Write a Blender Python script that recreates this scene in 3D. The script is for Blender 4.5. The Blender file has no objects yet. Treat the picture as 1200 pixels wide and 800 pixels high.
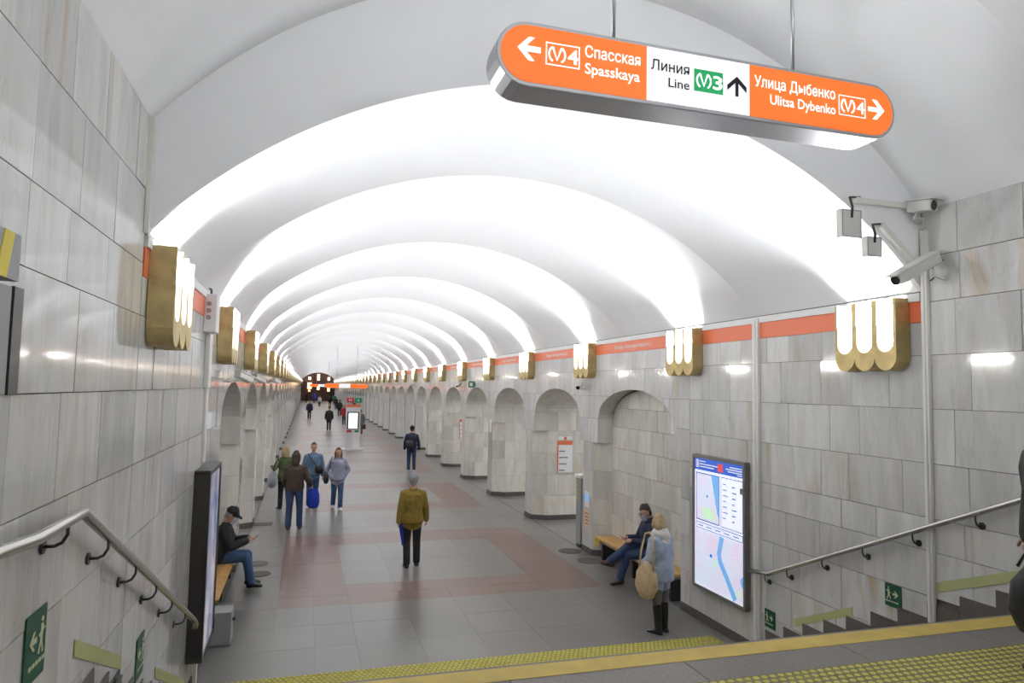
import bpy, bmesh, math, random
import numpy as np
from mathutils import Vector, Matrix
random.seed(7)
scene = bpy.context.scene
COL = scene.collection
PI = math.pi

# ------------------------------------------------------------------ camera, world, exposure
YAW, PIT, ROL = 0.2903, 0.0689, 0.0194
cam_data = bpy.data.cameras.new('camera')
cam_data.sensor_width = 36.0
cam_data.lens = 24.0
cam_data.clip_start = 0.05
cam_data.clip_end = 400
cam = bpy.data.objects.new('camera', cam_data)
COL.objects.link(cam)
fw = Vector((math.sin(YAW) * math.cos(PIT), math.cos(YAW) * math.cos(PIT), math.sin(PIT)))
r0 = Vector((math.cos(YAW), -math.sin(YAW), 0))
u0 = r0.cross(fw)
rr = math.cos(ROL) * r0 + math.sin(ROL) * u0
uu = -math.sin(ROL) * r0 + math.cos(ROL) * u0
cam.matrix_world = Matrix(((rr.x, uu.x, -fw.x, 0), (rr.y, uu.y, -fw.y, 0), (rr.z, uu.z, -fw.z, 3.35), (0, 0, 0, 1)))
scene.camera = cam
world = bpy.data.worlds.new('world')
scene.world = world
world.use_nodes = True
world.node_tree.nodes['Background'].inputs[0].default_value = (1, 1, 1, 1)
world.node_tree.nodes['Background'].inputs[1].default_value = 0.05
scene.view_settings.view_transform = 'Standard'
scene.view_settings.look = 'None'
scene.view_settings.exposure = 0.0
scene.view_settings.gamma = 1.0
scene.view_settings.use_curve_mapping = False
try:
    scene.cycles.max_bounces = 8
    scene.cycles.diffuse_bounces = 5
    scene.cycles.glossy_bounces = 3
    scene.cycles.caustics_reflective = False
    scene.cycles.caustics_refractive = False
    scene.cycles.sample_clamp_indirect = 6.0
    scene.cycles.use_denoising = True
except Exception:
    pass
LAMP_POWER = 212.0      # watts thrown up by each wall lamp
TUBE_GLOW = 14.0        # radiance of the visible tubes

# ------------------------------------------------------------------ dimensions of the place
XL, XR = -1.10, 5.68          # wall faces
XC = 0.5 * (XL + XR)
HW = 0.5 * (XR - XL)
P = 3.96                      # bay length of the hall
YEND = 150.0
CR = 11.33                    # centre of the right niche; arches follow every P
CL = 11.58                    # the same on the left
YFACE = 5.15                  # where the hall vault begins
ZSPR = 4.38                   # hall vault springing
LZ = 1.65                     # upper landing level
YLAND = 4.15                  # edge of the landing
NST, RISE, TREAD = 11, 0.15, 0.34
T = 0.03                      # marble slab thickness

# ------------------------------------------------------------------ materials
MATS = {}
def new_mat(name):
    m = bpy.data.materials.new(name)
    m.use_nodes = True
    nt = m.node_tree
    b = nt.nodes['Principled BSDF']
    MATS[name] = m
    return m, nt, b
def simple(name, col, rough=0.5, metal=0.0, emit=0.0, var=0.0, scale=20.0, bump=0.0, spec=None, ecol=None):
    m, nt, b = new_mat(name)
    b.inputs['Base Color'].default_value = (*col, 1)
    b.inputs['Roughness'].default_value = rough
    b.inputs['Metallic'].default_value = metal
    if spec is not None:
        b.inputs['Specular IOR Level'].default_value = spec
    if emit:
        b.inputs['Emission Color'].default_value = (*(ecol or col), 1)
        b.inputs['Emission Strength'].default_value = emit
    if var or bump:
        tc = nt.nodes.new('ShaderNodeTexCoord')
        n = nt.nodes.new('ShaderNodeTexNoise')
        n.inputs['Scale'].default_value = scale
        n.inputs['Detail'].default_value = 5
        nt.links.new(tc.outputs['Object'], n.inputs['Vector'])
        if var:
            r = nt.nodes.new('ShaderNodeValToRGB')
            r.color_ramp.elements[0].position = 0.3
            r.color_ramp.elements[1].position = 0.7
            r.color_ramp.elements[0].color = (*[c * (1 - var) for c in col], 1)
            r.color_ramp.elements[1].color = (*[min(1, c * (1 + var)) for c in col], 1)
            nt.links.new(n.outputs['Fac'], r.inputs['Fac'])
            nt.links.new(r.outputs['Color'], b.inputs['Base Color'])
        if bump:
            bp = nt.nodes.new('ShaderNodeBump')
            bp.inputs['Strength'].default_value = bump
            bp.inputs['Distance'].default_value = 0.01
            nt.links.new(n.outputs['Fac'], bp.inputs['Height'])
            nt.links.new(bp.outputs['Normal'], b.inputs['Normal'])
    return m
def marble(name, base, tan, rough):
    m, nt, b = new_mat(name)
    L = nt.links.new
    N = nt.nodes.new
    tc = N('ShaderNodeTexCoord'); oi = N('ShaderNodeObjectInfo')
    sc = N('ShaderNodeVectorMath'); sc.operation = 'SCALE'; sc.inputs[0].default_value = (17.0, 31.0, 23.0)
    L(oi.outputs['Random'], sc.inputs['Scale'])
    ad = N('ShaderNodeVectorMath'); ad.operation = 'ADD'
    L(tc.outputs['Object'], ad.inputs[0]); L(sc.outputs[0], ad.inputs[1])
    mp = N('ShaderNodeMapping'); mp.inputs['Scale'].default_value = (1.5, 2.4, 0.45); mp.inputs['Rotation'].default_value = (0.25, 0.2, 0)
    L(ad.outputs[0], mp.inputs['Vector'])
    n1 = N('ShaderNodeTexNoise'); n1.inputs['Scale'].default_value = 1.6; n1.inputs['Detail'].default_value = 7; n1.inputs['Distortion'].default_value = 1.2
    L(mp.outputs[0], n1.inputs['Vector'])
    r1 = N('ShaderNodeValToRGB')
    r1.color_ramp.elements[0].position = 0.30; r1.color_ramp.elements[0].color = (*[c * 0.82 for c in base], 1)
    r1.color_ramp.elements[1].position = 0.66; r1.color_ramp.elements[1].color = (*base, 1)
    L(n1.outputs['Fac'], r1.inputs['Fac'])
    n2 = N('ShaderNodeTexNoise'); n2.inputs['Scale'].default_value = 1.1; n2.inputs['Detail'].default_value = 8; n2.inputs['Distortion'].default_value = 2.2
    L(mp.outputs[0], n2.inputs['Vector'])
    r2 = N('ShaderNodeValToRGB')
    r2.color_ramp.elements[0].position = 0.50; r2.color_ramp.elements[0].color = (0, 0, 0, 1)
    r2.color_ramp.elements[1].position = 0.78; r2.color_ramp.elements[1].color = (0.8, 0.8, 0.8, 1)
    L(n2.outputs['Fac'], r2.inputs['Fac'])
    mx = N('ShaderNodeMixRGB'); mx.inputs[2].default_value = (*tan, 1)
    fr_ = N('ShaderNodeMath'); fr_.operation = 'FRACT'; m10 = N('ShaderNodeMath'); m10.operation = 'MULTIPLY'; m10.inputs[1].default_value = 13.7
    L(oi.outputs['Random'], m10.inputs[0]); L(m10.outputs[0], fr_.inputs[0])
    pw = N('ShaderNodeMath'); pw.operation = 'POWER'; pw.inputs[1].default_value = 1.6
    L(fr_.outputs[0], pw.inputs[0])
    tm = N('ShaderNodeMath'); tm.operation = 'MULTIPLY'
    L(r2.outputs['Color'], tm.inputs[0]); L(pw.outputs[0], tm.inputs[1])
    L(tm.outputs[0], mx.inputs[0]); L(r1.outputs['Color'], mx.inputs[1])
    # thin grey veins
    n3 = N('ShaderNodeTexNoise'); n3.inputs['Scale'].default_value = 2.4; n3.inputs['Detail'].default_value = 4; n3.inputs['Distortion'].default_value = 1.0
    L(mp.outputs[0], n3.inputs['Vector'])
    r3 = N('ShaderNodeValToRGB')
    e = r3.color_ramp.elements
    e[0].position = 0.482; e[0].color = (1, 1, 1, 1)
    e[1].position = 0.518; e[1].color = (1, 1, 1, 1)
    e2 = e.new(0.5); e2.color = (0.90, 0.89, 0.87, 1)
    L(n3.outputs['Fac'], r3.inputs['Fac'])
    m3 = N('ShaderNodeMixRGB'); m3.blend_type = 'MULTIPLY'; m3.inputs[0].default_value = 1
    L(mx.outputs[0], m3.inputs[1]); L(r3.outputs['Color'], m3.inputs[2])
    mr = N('ShaderNodeMapRange'); mr.inputs['To Min'].default_value = 0.86; mr.inputs['To Max'].default_value = 1.08
    L(oi.outputs['Random'], mr.inputs['Value'])
    m4 = N('ShaderNodeVectorMath'); m4.operation = 'SCALE'
    L(m3.outputs[0], m4.inputs[0]); L(mr.outputs[0], m4.inputs['Scale'])
    L(m4.outputs[0], b.inputs['Base Color'])
    b.inputs['Roughness'].default_value = rough
    return m
def granite(name, base, rough, joints=False):
    m, nt, b = new_mat(name)
    L = nt.links.new
    N = nt.nodes.new
    tc = N('ShaderNodeTexCoord'); oi = N('ShaderNodeObjectInfo')
    n = N('ShaderNodeTexNoise'); n.inputs['Scale'].default_value = 60; n.inputs['Detail'].default_value = 4
    L(tc.outputs['Object'], n.inputs['Vector'])
    r = N('ShaderNodeValToRGB')
    r.color_ramp.elements[0].position = 0.33; r.color_ramp.elements[0].color = (*[c * 0.78 for c in base], 1)
    r.color_ramp.elements[1].position = 0.70; r.color_ramp.elements[1].color = (*[c * 1.28 for c in base], 1)
    L(n.outputs['Fac'], r.inputs['Fac'])
    n2 = N('ShaderNodeTexNoise'); n2.inputs['Scale'].default_value = 0.8; n2.inputs['Detail'].default_value = 4
    L(tc.outputs['Object'], n2.inputs['Vector'])
    mr = N('ShaderNodeMapRange'); mr.inputs['To Min'].default_value = 0.82; mr.inputs['To Max'].default_value = 1.18
    L(n2.outputs['Fac'], mr.inputs['Value'])
    mr2 = N('ShaderNodeMapRange'); mr2.inputs['To Min'].default_value = 0.94; mr2.inputs['To Max'].default_value = 1.06
    L(oi.outputs['Random'], mr2.inputs['Value'])
    mu = N('ShaderNodeMath'); mu.operation = 'MULTIPLY'
    L(mr.outputs[0], mu.inputs[0]); L(mr2.outputs[0], mu.inputs[1])
    s = N('ShaderNodeVectorMath'); s.operation = 'SCALE'
    L(r.outputs['Color'], s.inputs[0]); L(mu.outputs[0], s.inputs['Scale'])
    out = s.outputs[0]
    if joints:
        bk = N('ShaderNodeTexBrick'); bk.inputs['Scale'].default_value = 1.0
        bk.inputs['Brick Width'].default_value = 0.81; bk.inputs['Row Height'].default_value = 0.76; bk.inputs['Mortar Size'].default_value = 0.006
        bk.inputs['Color1'].default_value = (1, 1, 1, 1); bk.inputs['Color2'].default_value = (0.9, 0.9, 0.9, 1); bk.inputs['Mortar'].default_value = (0.5, 0.5, 0.5, 1)
        bk.offset = 0.0
        L(tc.outputs['Object'], bk.inputs['Vector'])
        mm = N('ShaderNodeMixRGB'); mm.blend_type = 'MULTIPLY'; mm.inputs[0].default_value = 1
        L(out, mm.inputs[1]); L(bk.outputs['Color'], mm.inputs[2])
        out = mm.outputs[0]
    L(out, b.inputs['Base Color'])
    b.inputs['Roughness'].default_value = rough
    return m

marble('marble', (0.655, 0.652, 0.638), (0.44, 0.29, 0.12), 0.075)
marble('marble_reveal', (0.74, 0.72, 0.67), (0.50, 0.40, 0.26), 0.2)
granite('granite_grey', (0.158, 0.152, 0.144), 0.29)
granite('granite_far', (0.158, 0.152, 0.144), 0.29, True)
granite('granite_red', (0.16, 0.098, 0.082), 0.30)
granite('granite_dark', (0.085, 0.075, 0.07), 0.65)
granite('granite_step', (0.135, 0.125, 0.118), 0.45)
granite('granite_skirt', (0.105, 0.092, 0.082), 0.5)
simple('joint', (0.17, 0.15, 0.13), 0.9)
simple('floor_joint', (0.13, 0.12, 0.115), 0.8)
simple('plaster', (0.84, 0.845, 0.86), 0.36, var=0.015, scale=2)
simple('plaster_grey', (0.70, 0.69, 0.68), 0.55, var=0.02, scale=2)
simple('brass', (0.47, 0.365, 0.17), 0.46, 0.78, var=0.16, scale=9)
simple('reflector', (0.72, 0.68, 0.58), 0.5)
simple('tube_glow', (1.0, 0.93, 0.80), 0.5, emit=TUBE_GLOW, ecol=(1.0, 0.96, 0.90))
MATS['tube_glow'].cycles.emission_sampling = 'NONE'
simple('stripe_orange', (0.72, 0.16, 0.07), 0.35)
simple('white_paint', (0.78, 0.78, 0.76), 0.4)
simple('duct_white', (0.72, 0.71, 0.67), 0.35)
simple('cornice', (0.75, 0.75, 0.74), 0.5)
simple('chrome', (0.55, 0.54, 0.52), 0.22, 1.0)
simple('dark_metal', (0.06, 0.055, 0.05), 0.4, 0.6)
simple('frame_dark', (0.05, 0.045, 0.04), 0.4, 0.3)
simple('frame_bronze', (0.20, 0.185, 0.17), 0.45, 0.4)
simple('sign_metal', (0.40, 0.40, 0.42), 0.35, 0.8)
simple('sign_orange', (0.70, 0.13, 0.012), 0.4, emit=0.58, ecol=(1.0, 0.16, 0.010))
simple('sign_white', (0.75, 0.75, 0.75), 0.4, emit=0.62)
simple('sign_letter_white', (0.8, 0.8, 0.8), 0.4, emit=0.9)
simple('sign_black', (0.02, 0.015, 0.03), 0.7, spec=0.2)
simple('sign_green', (0.0, 0.28, 0.08), 0.4, emit=0.28, ecol=(0.0, 0.5, 0.14))
simple('letter_white', (0.85, 0.82, 0.78), 0.5)
simple('yellow_paint', (0.47, 0.345, 0.075), 0.6, var=0.12, scale=6)
simple('tactile_yellow', (0.50, 0.46, 0.10), 0.6, var=0.1, scale=12)
simple('tactile_base', (0.17, 0.15, 0.06), 0.7, var=0.2, scale=30)
simple('tactile_olive', (0.30, 0.26, 0.04), 0.7, var=0.15, scale=12)
simple('exit_green', (0.0, 0.065, 0.032), 0.5)
simple('glow_strip', (0.42, 0.45, 0.20), 0.6)
simple('pale_symbol', (0.55, 0.58, 0.36), 0.6)
simple('wood_seat', (0.52, 0.30, 0.10), 0.4, var=0.2, scale=14)
simple('grey_box', (0.28, 0.29, 0.30), 0.5)
simple('box_white', (0.75, 0.75, 0.74), 0.45)
simple('hazard_yellow', (0.65, 0.52, 0.02), 0.5)
simple('black', (0.015, 0.015, 0.015), 0.5)
simple('cctv_body', (0.62, 0.61, 0.58), 0.35)
simple('glass_black', (0.01, 0.01, 0.012), 0.1)
simple('map_glow', (0.8, 0.84, 0.95), 0.3, emit=0.72, ecol=(0.80, 0.84, 1.0))
simple('map_blue', (0.02, 0.09, 0.45), 0.4, emit=0.55, ecol=(0.05, 0.15, 0.68))
simple('map_water', (0.15, 0.4, 0.8), 0.4, emit=0.55, ecol=(0.24, 0.50, 0.92))
simple('map_line', (0.1, 0.16, 0.4), 0.4, emit=0.3, ecol=(0.22, 0.30, 0.62))
simple('map_red', (0.7, 0.05, 0.05), 0.4, emit=0.5, ecol=(0.85, 0.10, 0.10))
simple('map_green', (0.5, 0.8, 0.45), 0.4, emit=0.6, ecol=(0.60, 0.86, 0.62))
simple('map_pink', (0.8, 0.6, 0.65), 0.4, emit=0.6, ecol=(0.86, 0.72, 0.80))
simple('info_white', (0.8, 0.8, 0.82), 0.4)
simple('info_text', (0.06, 0.07, 0.1), 0.5)
simple('kiosk_white', (0.66, 0.67, 0.68), 0.35)
simple('screen_glow', (0.8, 0.85, 1.0), 0.3, emit=1.3, ecol=(0.9, 0.94, 1.0))
simple('kiosk_red', (0.45, 0.02, 0.04), 0.4)
simple('kiosk_green', (0.0, 0.22, 0.09), 0.4)
simple('end_bronze', (0.055, 0.022, 0.014), 0.45, 0.3)
simple('end_glow', (1, 0.85, 0.6), 0.4, emit=2.2, ecol=(1.0, 0.62, 0.33))
# poster of the dark lightbox: cool vertical smears, flat print
m, nt, b = new_mat('poster_print')
tc = nt.nodes.new('ShaderNodeTexCoord'); mp = nt.nodes.new('ShaderNodeMapping'); mp.inputs['Scale'].default_value = (1, 2.2, 1.1)
nz = nt.nodes.new('ShaderNodeTexNoise'); nz.inputs['Scale'].default_value = 1.8; nz.inputs['Detail'].default_value = 3
rp = nt.nodes.new('ShaderNodeValToRGB')
rp.color_ramp.elements[0].position = 0.38; rp.color_ramp.elements[0].color = (0.07, 0.10, 0.20, 1)
rp.color_ramp.elements[1].position = 0.62; rp.color_ramp.elements[1].color = (0.33, 0.30, 0.32, 1)
nt.links.new(tc.outputs['Object'], mp.inputs['Vector']); nt.links.new(mp.outputs[0], nz.inputs['Vector'])
nt.links.new(nz.outputs['Fac'], rp.inputs['Fac']); nt.links.new(rp.outputs['Color'], b.inputs['Base Color'])
b.inputs['Roughness'].default_value = 0.12
nt.links.new(rp.outputs['Color'], b.inputs['Emission Color']); b.inputs['Emission Strength'].default_value = 0.9
# street pattern of the map sheet (flat print, backlit)
m, nt, b = new_mat('map_streets')
tc = nt.nodes.new('ShaderNodeTexCoord')
vo = nt.nodes.new('ShaderNodeTexVoronoi'); vo.feature = 'DISTANCE_TO_EDGE'; vo.inputs['Scale'].default_value = 34
rp = nt.nodes.new('ShaderNodeValToRGB')
rp.color_ramp.elements[0].position = 0.02; rp.color_ramp.elements[0].color = (0.90, 0.90, 1.0, 1)
rp.color_ramp.elements[1].position = 0.09; rp.color_ramp.elements[1].color = (0.60, 0.60, 0.80, 1)
n9 = nt.nodes.new('ShaderNodeTexNoise'); n9.inputs['Scale'].default_value = 6
r9 = nt.nodes.new('ShaderNodeValToRGB')
r9.color_ramp.elements[0].position = 0.42; r9.color_ramp.elements[0].color = (0.86, 1.0, 0.97, 1)
r9.color_ramp.elements[1].position = 0.58; r9.color_ramp.elements[1].color = (1, 0.84, 0.86, 1)
mm = nt.nodes.new('ShaderNodeMixRGB'); mm.blend_type = 'MULTIPLY'; mm.inputs[0].default_value = 1
nt.links.new(tc.outputs['Object'], vo.inputs['Vector']); nt.links.new(tc.outputs['Object'], n9.inputs['Vector'])
nt.links.new(vo.outputs['Distance'], rp.inputs['Fac']); nt.links.new(n9.outputs['Fac'], r9.inputs['Fac'])
nt.links.new(rp.outputs['Color'], mm.inputs[1]); nt.links.new(r9.outputs['Color'], mm.inputs[2])
nt.links.new(mm.outputs[0], b.inputs['Base Color']); nt.links.new(mm.outputs[0], b.inputs['Emission Color'])
b.inputs['Emission Strength'].default_value = 0.72

# ------------------------------------------------------------------ mesh helpers
class MB:
    def __init__(self):
        self.v, self.f, self.m = [], [], []
    def quad(self, *pts, mi=0):
        i = len(self.v); self.v += [tuple(p) for p in pts]; self.f.append(tuple(range(i, i + len(pts)))); self.m.append(mi)
        return self
    def box(self, x0, x1, y0, y1, z0, z1, mi=0):
        i = len(self.v)
        self.v += [(x, y, z) for z in (z0, z1) for y in (y0, y1) for x in (x0, x1)]
        for f in ((0, 2, 3, 1), (4, 5, 7, 6), (0, 1, 5, 4), (2, 6, 7, 3), (0, 4, 6, 2), (1, 3, 7, 5)):
            self.f.append(tuple(i + k for k in f)); self.m.append(mi)
        return self
    def prism(self, poly, F, d0, d1, mi=0):
        n = len(poly); i = len(self.v)
        self.v += [tuple(F(u, v, d0)) for u, v in poly] + [tuple(F(u, v, d1)) for u, v in poly]
        self.f.append(tuple(range(i, i + n))); self.m.append(mi)
        self.f.append(tuple(range(i + 2 * n - 1, i + n - 1, -1))); self.m.append(mi)
        for k in range(n):
            k2 = (k + 1) % n
            self.f.append((i + k, i + n + k, i + n + k2, i + k2)); self.m.append(mi)
        return self
    def tube(self, pts, rad, seg=10, mi=0, cap=True):
        pts = [Vector(p) for p in pts]
        rads = rad if isinstance(rad, (list, tuple)) else [rad] * len(pts)
        t = (pts[1] - pts[0]).normalized()
        ax = t.orthogonal().normalized()
        base = len(self.v)
        for k, p in enumerate(pts):
            if k == 0: t = (pts[1] - pts[0]).normalized()
            elif k == len(pts) - 1: t = (pts[-1] - pts[-2]).normalized()
            else: t = ((pts[k + 1] - p).normalized() + (p - pts[k - 1]).normalized()).normalized()
            ax = (ax - ax.dot(t) * t).normalized()
            bx = t.cross(ax)
            for s in range(seg):
                a = 2 * PI * s / seg
                self.v.append(tuple(p + rads[k] * (math.cos(a) * ax + math.sin(a) * bx)))
        for k in range(len(pts) - 1):
            for s in range(seg):
                s2 = (s + 1) % seg
                self.f.append((base + k * seg + s, base + k * seg + s2, base + (k + 1) * seg + s2, base + (k + 1) * seg + s)); self.m.append(mi)
        if cap:
            self.f.append(tuple(base + s for s in reversed(range(seg)))); self.m.append(mi)
            e = base + (len(pts) - 1) * seg
            self.f.append(tuple(e + s for s in range(seg))); self.m.append(mi)
        return self
    def dome(self, c, r, h, seg=10, rings=3, ry=None):
        base = len(self.v); ry = ry or r
        for k in range(rings):
            a = 0.5 * PI * k / rings
            for s in range(seg):
                t = 2 * PI * s / seg
                self.v.append((c[0] + r * math.cos(a) * math.cos(t), c[1] + ry * math.cos(a) * math.sin(t), c[2] + h * math.sin(a)))
        self.v.append((c[0], c[1], c[2] + h)); top = len(self.v) - 1
        for k in range(rings - 1):
            for s in range(seg):
                s2 = (s + 1) % seg
                self.f.append((base + k * seg + s, base + k * seg + s2, base + (k + 1) * seg + s2, base + (k + 1) * seg + s)); self.m.append(0)
        for s in range(seg):
            self.f.append((base + (rings - 1) * seg + s, base + (rings - 1) * seg + (s + 1) % seg, top)); self.m.append(0)
        return self
    def mesh(self, name, mats, smooth=False, fixn=True):
        me = bpy.data.meshes.new(name)
        me.from_pydata(self.v, [], self.f)
        for mt in (mats if isinstance(mats, (list, tuple)) else [mats]):
            me.materials.append(MATS[mt])
        if any(self.m):
            me.polygons.foreach_set('material_index', self.m)
        if fixn:
            bm = bmesh.new(); bm.from_mesh(me)
            bmesh.ops.recalc_face_normals(bm, faces=bm.faces)
            bm.to_mesh(me); bm.free()
        if smooth:
            me.polygons.foreach_set('use_smooth', [True] * len(me.polygons))
        me.update()
        return me
    def build(self, name, mats, parent=None, smooth=False, fixn=True, bevel=0):
        me = self.mesh(name, mats, smooth, fixn)
        if bevel:
            bm = bmesh.new(); bm.from_mesh(me)
            bmesh.ops.remove_doubles(bm, verts=bm.verts, dist=1e-5)
            ed = [e for e in bm.edges if len(e.link_faces) == 2 and e.calc_face_angle(0) > 0.5]
            bmesh.ops.bevel(bm, geom=ed, offset=bevel, segments=2, affect='EDGES', profile=0.5)
            bm.to_mesh(me); bm.free()
        return link(name, me, parent)
def link(name, data, parent=None, loc=None):
    o = bpy.data.objects.new(name, data)
    COL.objects.link(o)
    if parent is not None:
        o.parent = parent
    if loc is not None:
        o.location = loc
    return o
def thing(name, label, cat, loc=(0, 0, 0), rz=0.0, group=None):
    o = link(name, None, None, loc)
    o.rotation_euler = (0, 0, rz)
    return tag(o, label, cat, group)
def tag(o, label, cat, group=None):
    o['label'] = label; o['category'] = cat
    if group: o['group'] = group
    return o
def struct(o, label=None):
    o['kind'] = 'structure'
    if label: o['label'] = label
    return o
def copy_tree(o, parent=None):
    c = o.copy(); COL.objects.link(c); c.parent = parent
    for ch in o.children: copy_tree(ch, c)
    return c
# planes: (u to the viewer's right, v up, d out of the surface)
def FR(y0, x=XR): return lambda u, v, d: (x - d, y0 - u, v)      # right wall, looking at it
def FL(y0, x=XL): return lambda u, v, d: (x + d, y0 + u, v)      # left wall
def FB(x0, y): return lambda u, v, d: (x0 + u, y - d, v)         # a face towards the camera
def rect(u0, u1, v0, v1): return [(u0, v0), (u1, v0), (u1, v1), (u0, v1)]
def ribbon(pts, w):
    L, R = [], []
    for k, p in enumerate(pts):
        a = pts[max(0, k - 1)]; c = pts[min(len(pts) - 1, k + 1)]
        dx, dy = c[0] - a[0], c[1] - a[1]; l = math.hypot(dx, dy) or 1
        nx, ny = -dy / l * w / 2, dx / l * w / 2
        L.append((p[0] + nx, p[1] + ny)); R.append((p[0] - nx, p[1] - ny))
    return L, R
def ribbon_prism(mb, pts, w, F, d0, d1):
    L, R = ribbon(pts, w)
    for k in range(len(pts) - 1):
        mb.prism([L[k], L[k + 1], R[k + 1], R[k]], F, d0, d1)
_txt = {}
def raw_text(body):
    c = bpy.data.curves.new('t', 'FONT'); c.body = body; c.size = 1.0; c.resolution_u = 3
    o = bpy.data.objects.new('t', c); COL.objects.link(o)
    dg = bpy.context.evaluated_depsgraph_get(); dg.update()
    me = bpy.data.meshes.new_from_object(o.evaluated_get(dg))
    vs = [(v.co.x, v.co.y) for v in me.vertices]; fs = [tuple(p.vertices) for p in me.polygons]
    bpy.data.objects.remove(o); bpy.data.curves.remove(c); bpy.data.meshes.remove(me)
    return vs, fs
def glyph(ch):
    if ch not in _txt:
        if 'II' not in _txt:
            v0, _ = raw_text('II'); _txt['II'] = max(p[0] for p in v0) - min(p[0] for p in v0)
        v1, _ = raw_text('I' + ch + 'I')
        adv = max(p[0] for p in v1) - min(p[0] for p in v1) - _txt['II']
        if ch == 'н':       # three plain strokes
            vs, fs = [], []
            for (x0, x1, y0, y1) in ((0.08, 0.165, 0, 0.54), (0.425, 0.51, 0, 0.54), (0.165, 0.425, 0.24, 0.32)):
                fs.append(tuple(range(len(vs), len(vs) + 4))); vs += rect(x0, x1, y0, y1)
        elif ch == ' ': vs, fs = [], []
        else: vs, fs = raw_text(ch)
        _txt[ch] = (vs, fs, adv)
    return _txt[ch]
def text_obj(name, body, F, u0, u1, v0, height, mat, parent, d=0.003, bold=0.0, align_right=False):
    """lettering: flat mesh, cap height `height`, baseline v0, fitted between u0 and u1"""
    vs, fs, pen = [], [], 0.0
    for ch in body:
        gv, gf, adv = glyph(ch)
        fs += [tuple(i + len(vs) for i in f_) for f_ in gf]
        vs += [(x + pen, y) for x, y in gv]
        pen += adv
    vs = np.array(vs)
    x0, x1 = vs[:, 0].min(), vs[:, 0].max()
    s = (u1 - u0) / (x1 - x0)
    me = bpy.data.meshes.new(name)
    V_, F_ = [], []
    shifts = [(0, 0)] if not bold else [(bold * math.cos(q * PI / 4), bold * math.sin(q * PI / 4)) for q in range(8)] + [(0, 0)]
    for q, (sx, sy) in enumerate(shifts):
        F_ += [tuple(i + len(V_) for i in f_) for f_ in fs]
        V_ += [tuple(F(u0 + (x + sx - x0) * s, v0 + (y + sy) * height / 0.72, d + 0.00004 * q)) for x, y in vs]
    me.from_pydata(V_, [], F_)
    me.materials.append(MATS[mat])
    return link(name, me, parent)
for ch in sorted(set('СпасскаяSpasskayaЛинияLine34Улица ДыбенкоUlitsa DybenkoПлощадь Александра Невского 2Mi')):
    glyph(ch)
def metro_logo(name, F, u0, v0, w, h, mat, parent, d=0.004, lw=0.10):
    """round-bracketed V of the metro sign, in a box u0..u0+w, v0..v0+h"""
    mb = MB(); lw = lw * w
    def arc(a0, a1, cx, rx, ry, n=10):
        return [(u0 + w * (cx + rx * math.cos(a0 + (a1 - a0) * k / n)), v0 + h * (0.5 + ry * math.sin(a0 + (a1 - a0) * k / n))) for k in range(n + 1)]
    ribbon_prism(mb, arc(1.9, 4.4, 0.36, 0.32, 0.50), lw, F, 0, d)
    ribbon_prism(mb, arc(1.24, -1.26, 0.64, 0.32, 0.50), lw, F, 0, d)
    ribbon_prism(mb, [(u0 + w * 0.25, v0 + h * 0.96), (u0 + w * 0.50, v0 + h * 0.12), (u0 + w * 0.75, v0 + h * 0.96)], lw * 1.15, F, 0, d)
    return mb.build(name, mat, parent)
def frame_poly(mb, u0, u1, v0, v1, t, F, d0, d1):
    mb.prism(rect(u0, u1, v0, v0 + t), F, d0, d1); mb.prism(rect(u0, u1, v1 - t, v1), F, d0, d1)
    mb.prism(rect(u0, u0 + t, v0 + t, v1 - t), F, d0, d1); mb.prism(rect(u1 - t, u1, v0 + t, v1 - t), F, d0, d1)
def arrow_prism(mb, cx, cy, size, ang, w, F, d0, d1, wide=1.0):
    def R(x, y): return (cx + (x * math.cos(ang) - y * math.sin(ang)) * size, cy + (x * math.sin(ang) + y * math.cos(ang)) * size)
    mb.prism([R(-0.5, -w / 2), R(0.32, -w / 2), R(0.32, w / 2), R(-0.5, w / 2)], F, d0, d1)
    for s in (1, -1):
        mb.prism([R(0.5, 0), R(0.02, s * 0.5 * wide), R(-0.24, s * 0.5 * wide), R(0.24, 0)], F, d0, d1 + 0.0004)

# ------------------------------------------------------------------ which points the photograph shows (only used to choose how far pieces are built singly)
def seen(p, margin=12):
    d = Vector(p) - Vector((0, 0, 3.35)); z = d.dot(fw)
    if z < 0.1: return False
    return -margin < 600 + 800 * d.dot(rr) / z < 1200 + margin and -margin < 400 - 800 * d.dot(uu) / z < 800 + margin

# ------------------------------------------------------------------ floor of the hall
RING = [(11.0 + 8 * k, 16.1 + 8 * k) for k in range(17)]
RX0, RX1, RI0, RI1, BAND = -0.30, 5.0, 0.75, 3.98, 1.03
YFAR = 24.1
mb = MB()
mb.box(XL - 0.02, XR + 0.02, 7.4, YFAR, -0.10, -0.012, 0)
mb.box(XL - 0.02, XR + 0.02, YFAR, YEND + 2, -0.10, 0.0, 1)
mb.box(XL - 5.0, XL - 0.02, 7.4, YEND + 2, -0.10, 0.0, 1)
mb.box(XR + 0.02, XR + 5.0, 7.4, YEND + 2, -0.10, 0.0, 1)
floor = struct(mb.build('floor', ['floor_joint', 'granite_far']))
xs = [XL, -0.30, 0.225, 0.75, 1.56, 2.37, 3.17, 3.98, 4.49, 5.0, XR]
ys = [7.55, 7.88, 8.47, 9.31, 10.15, 11.0, 11.515, 12.03, 12.79, 13.55, 14.31, 15.07, 15.585, 16.1, 16.82, 17.53, 18.25, 19.0, 19.515, 20.03, 20.79, 21.55, 22.31, 23.07, 23.585, 24.1]
def is_red(x, y):
    for a, b in RING:
        if a < y < b and RX0 < x < RX1 and not (a + BAND < y < b - BAND and RI0 < x < RI1):
            return True
    return False
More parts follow.
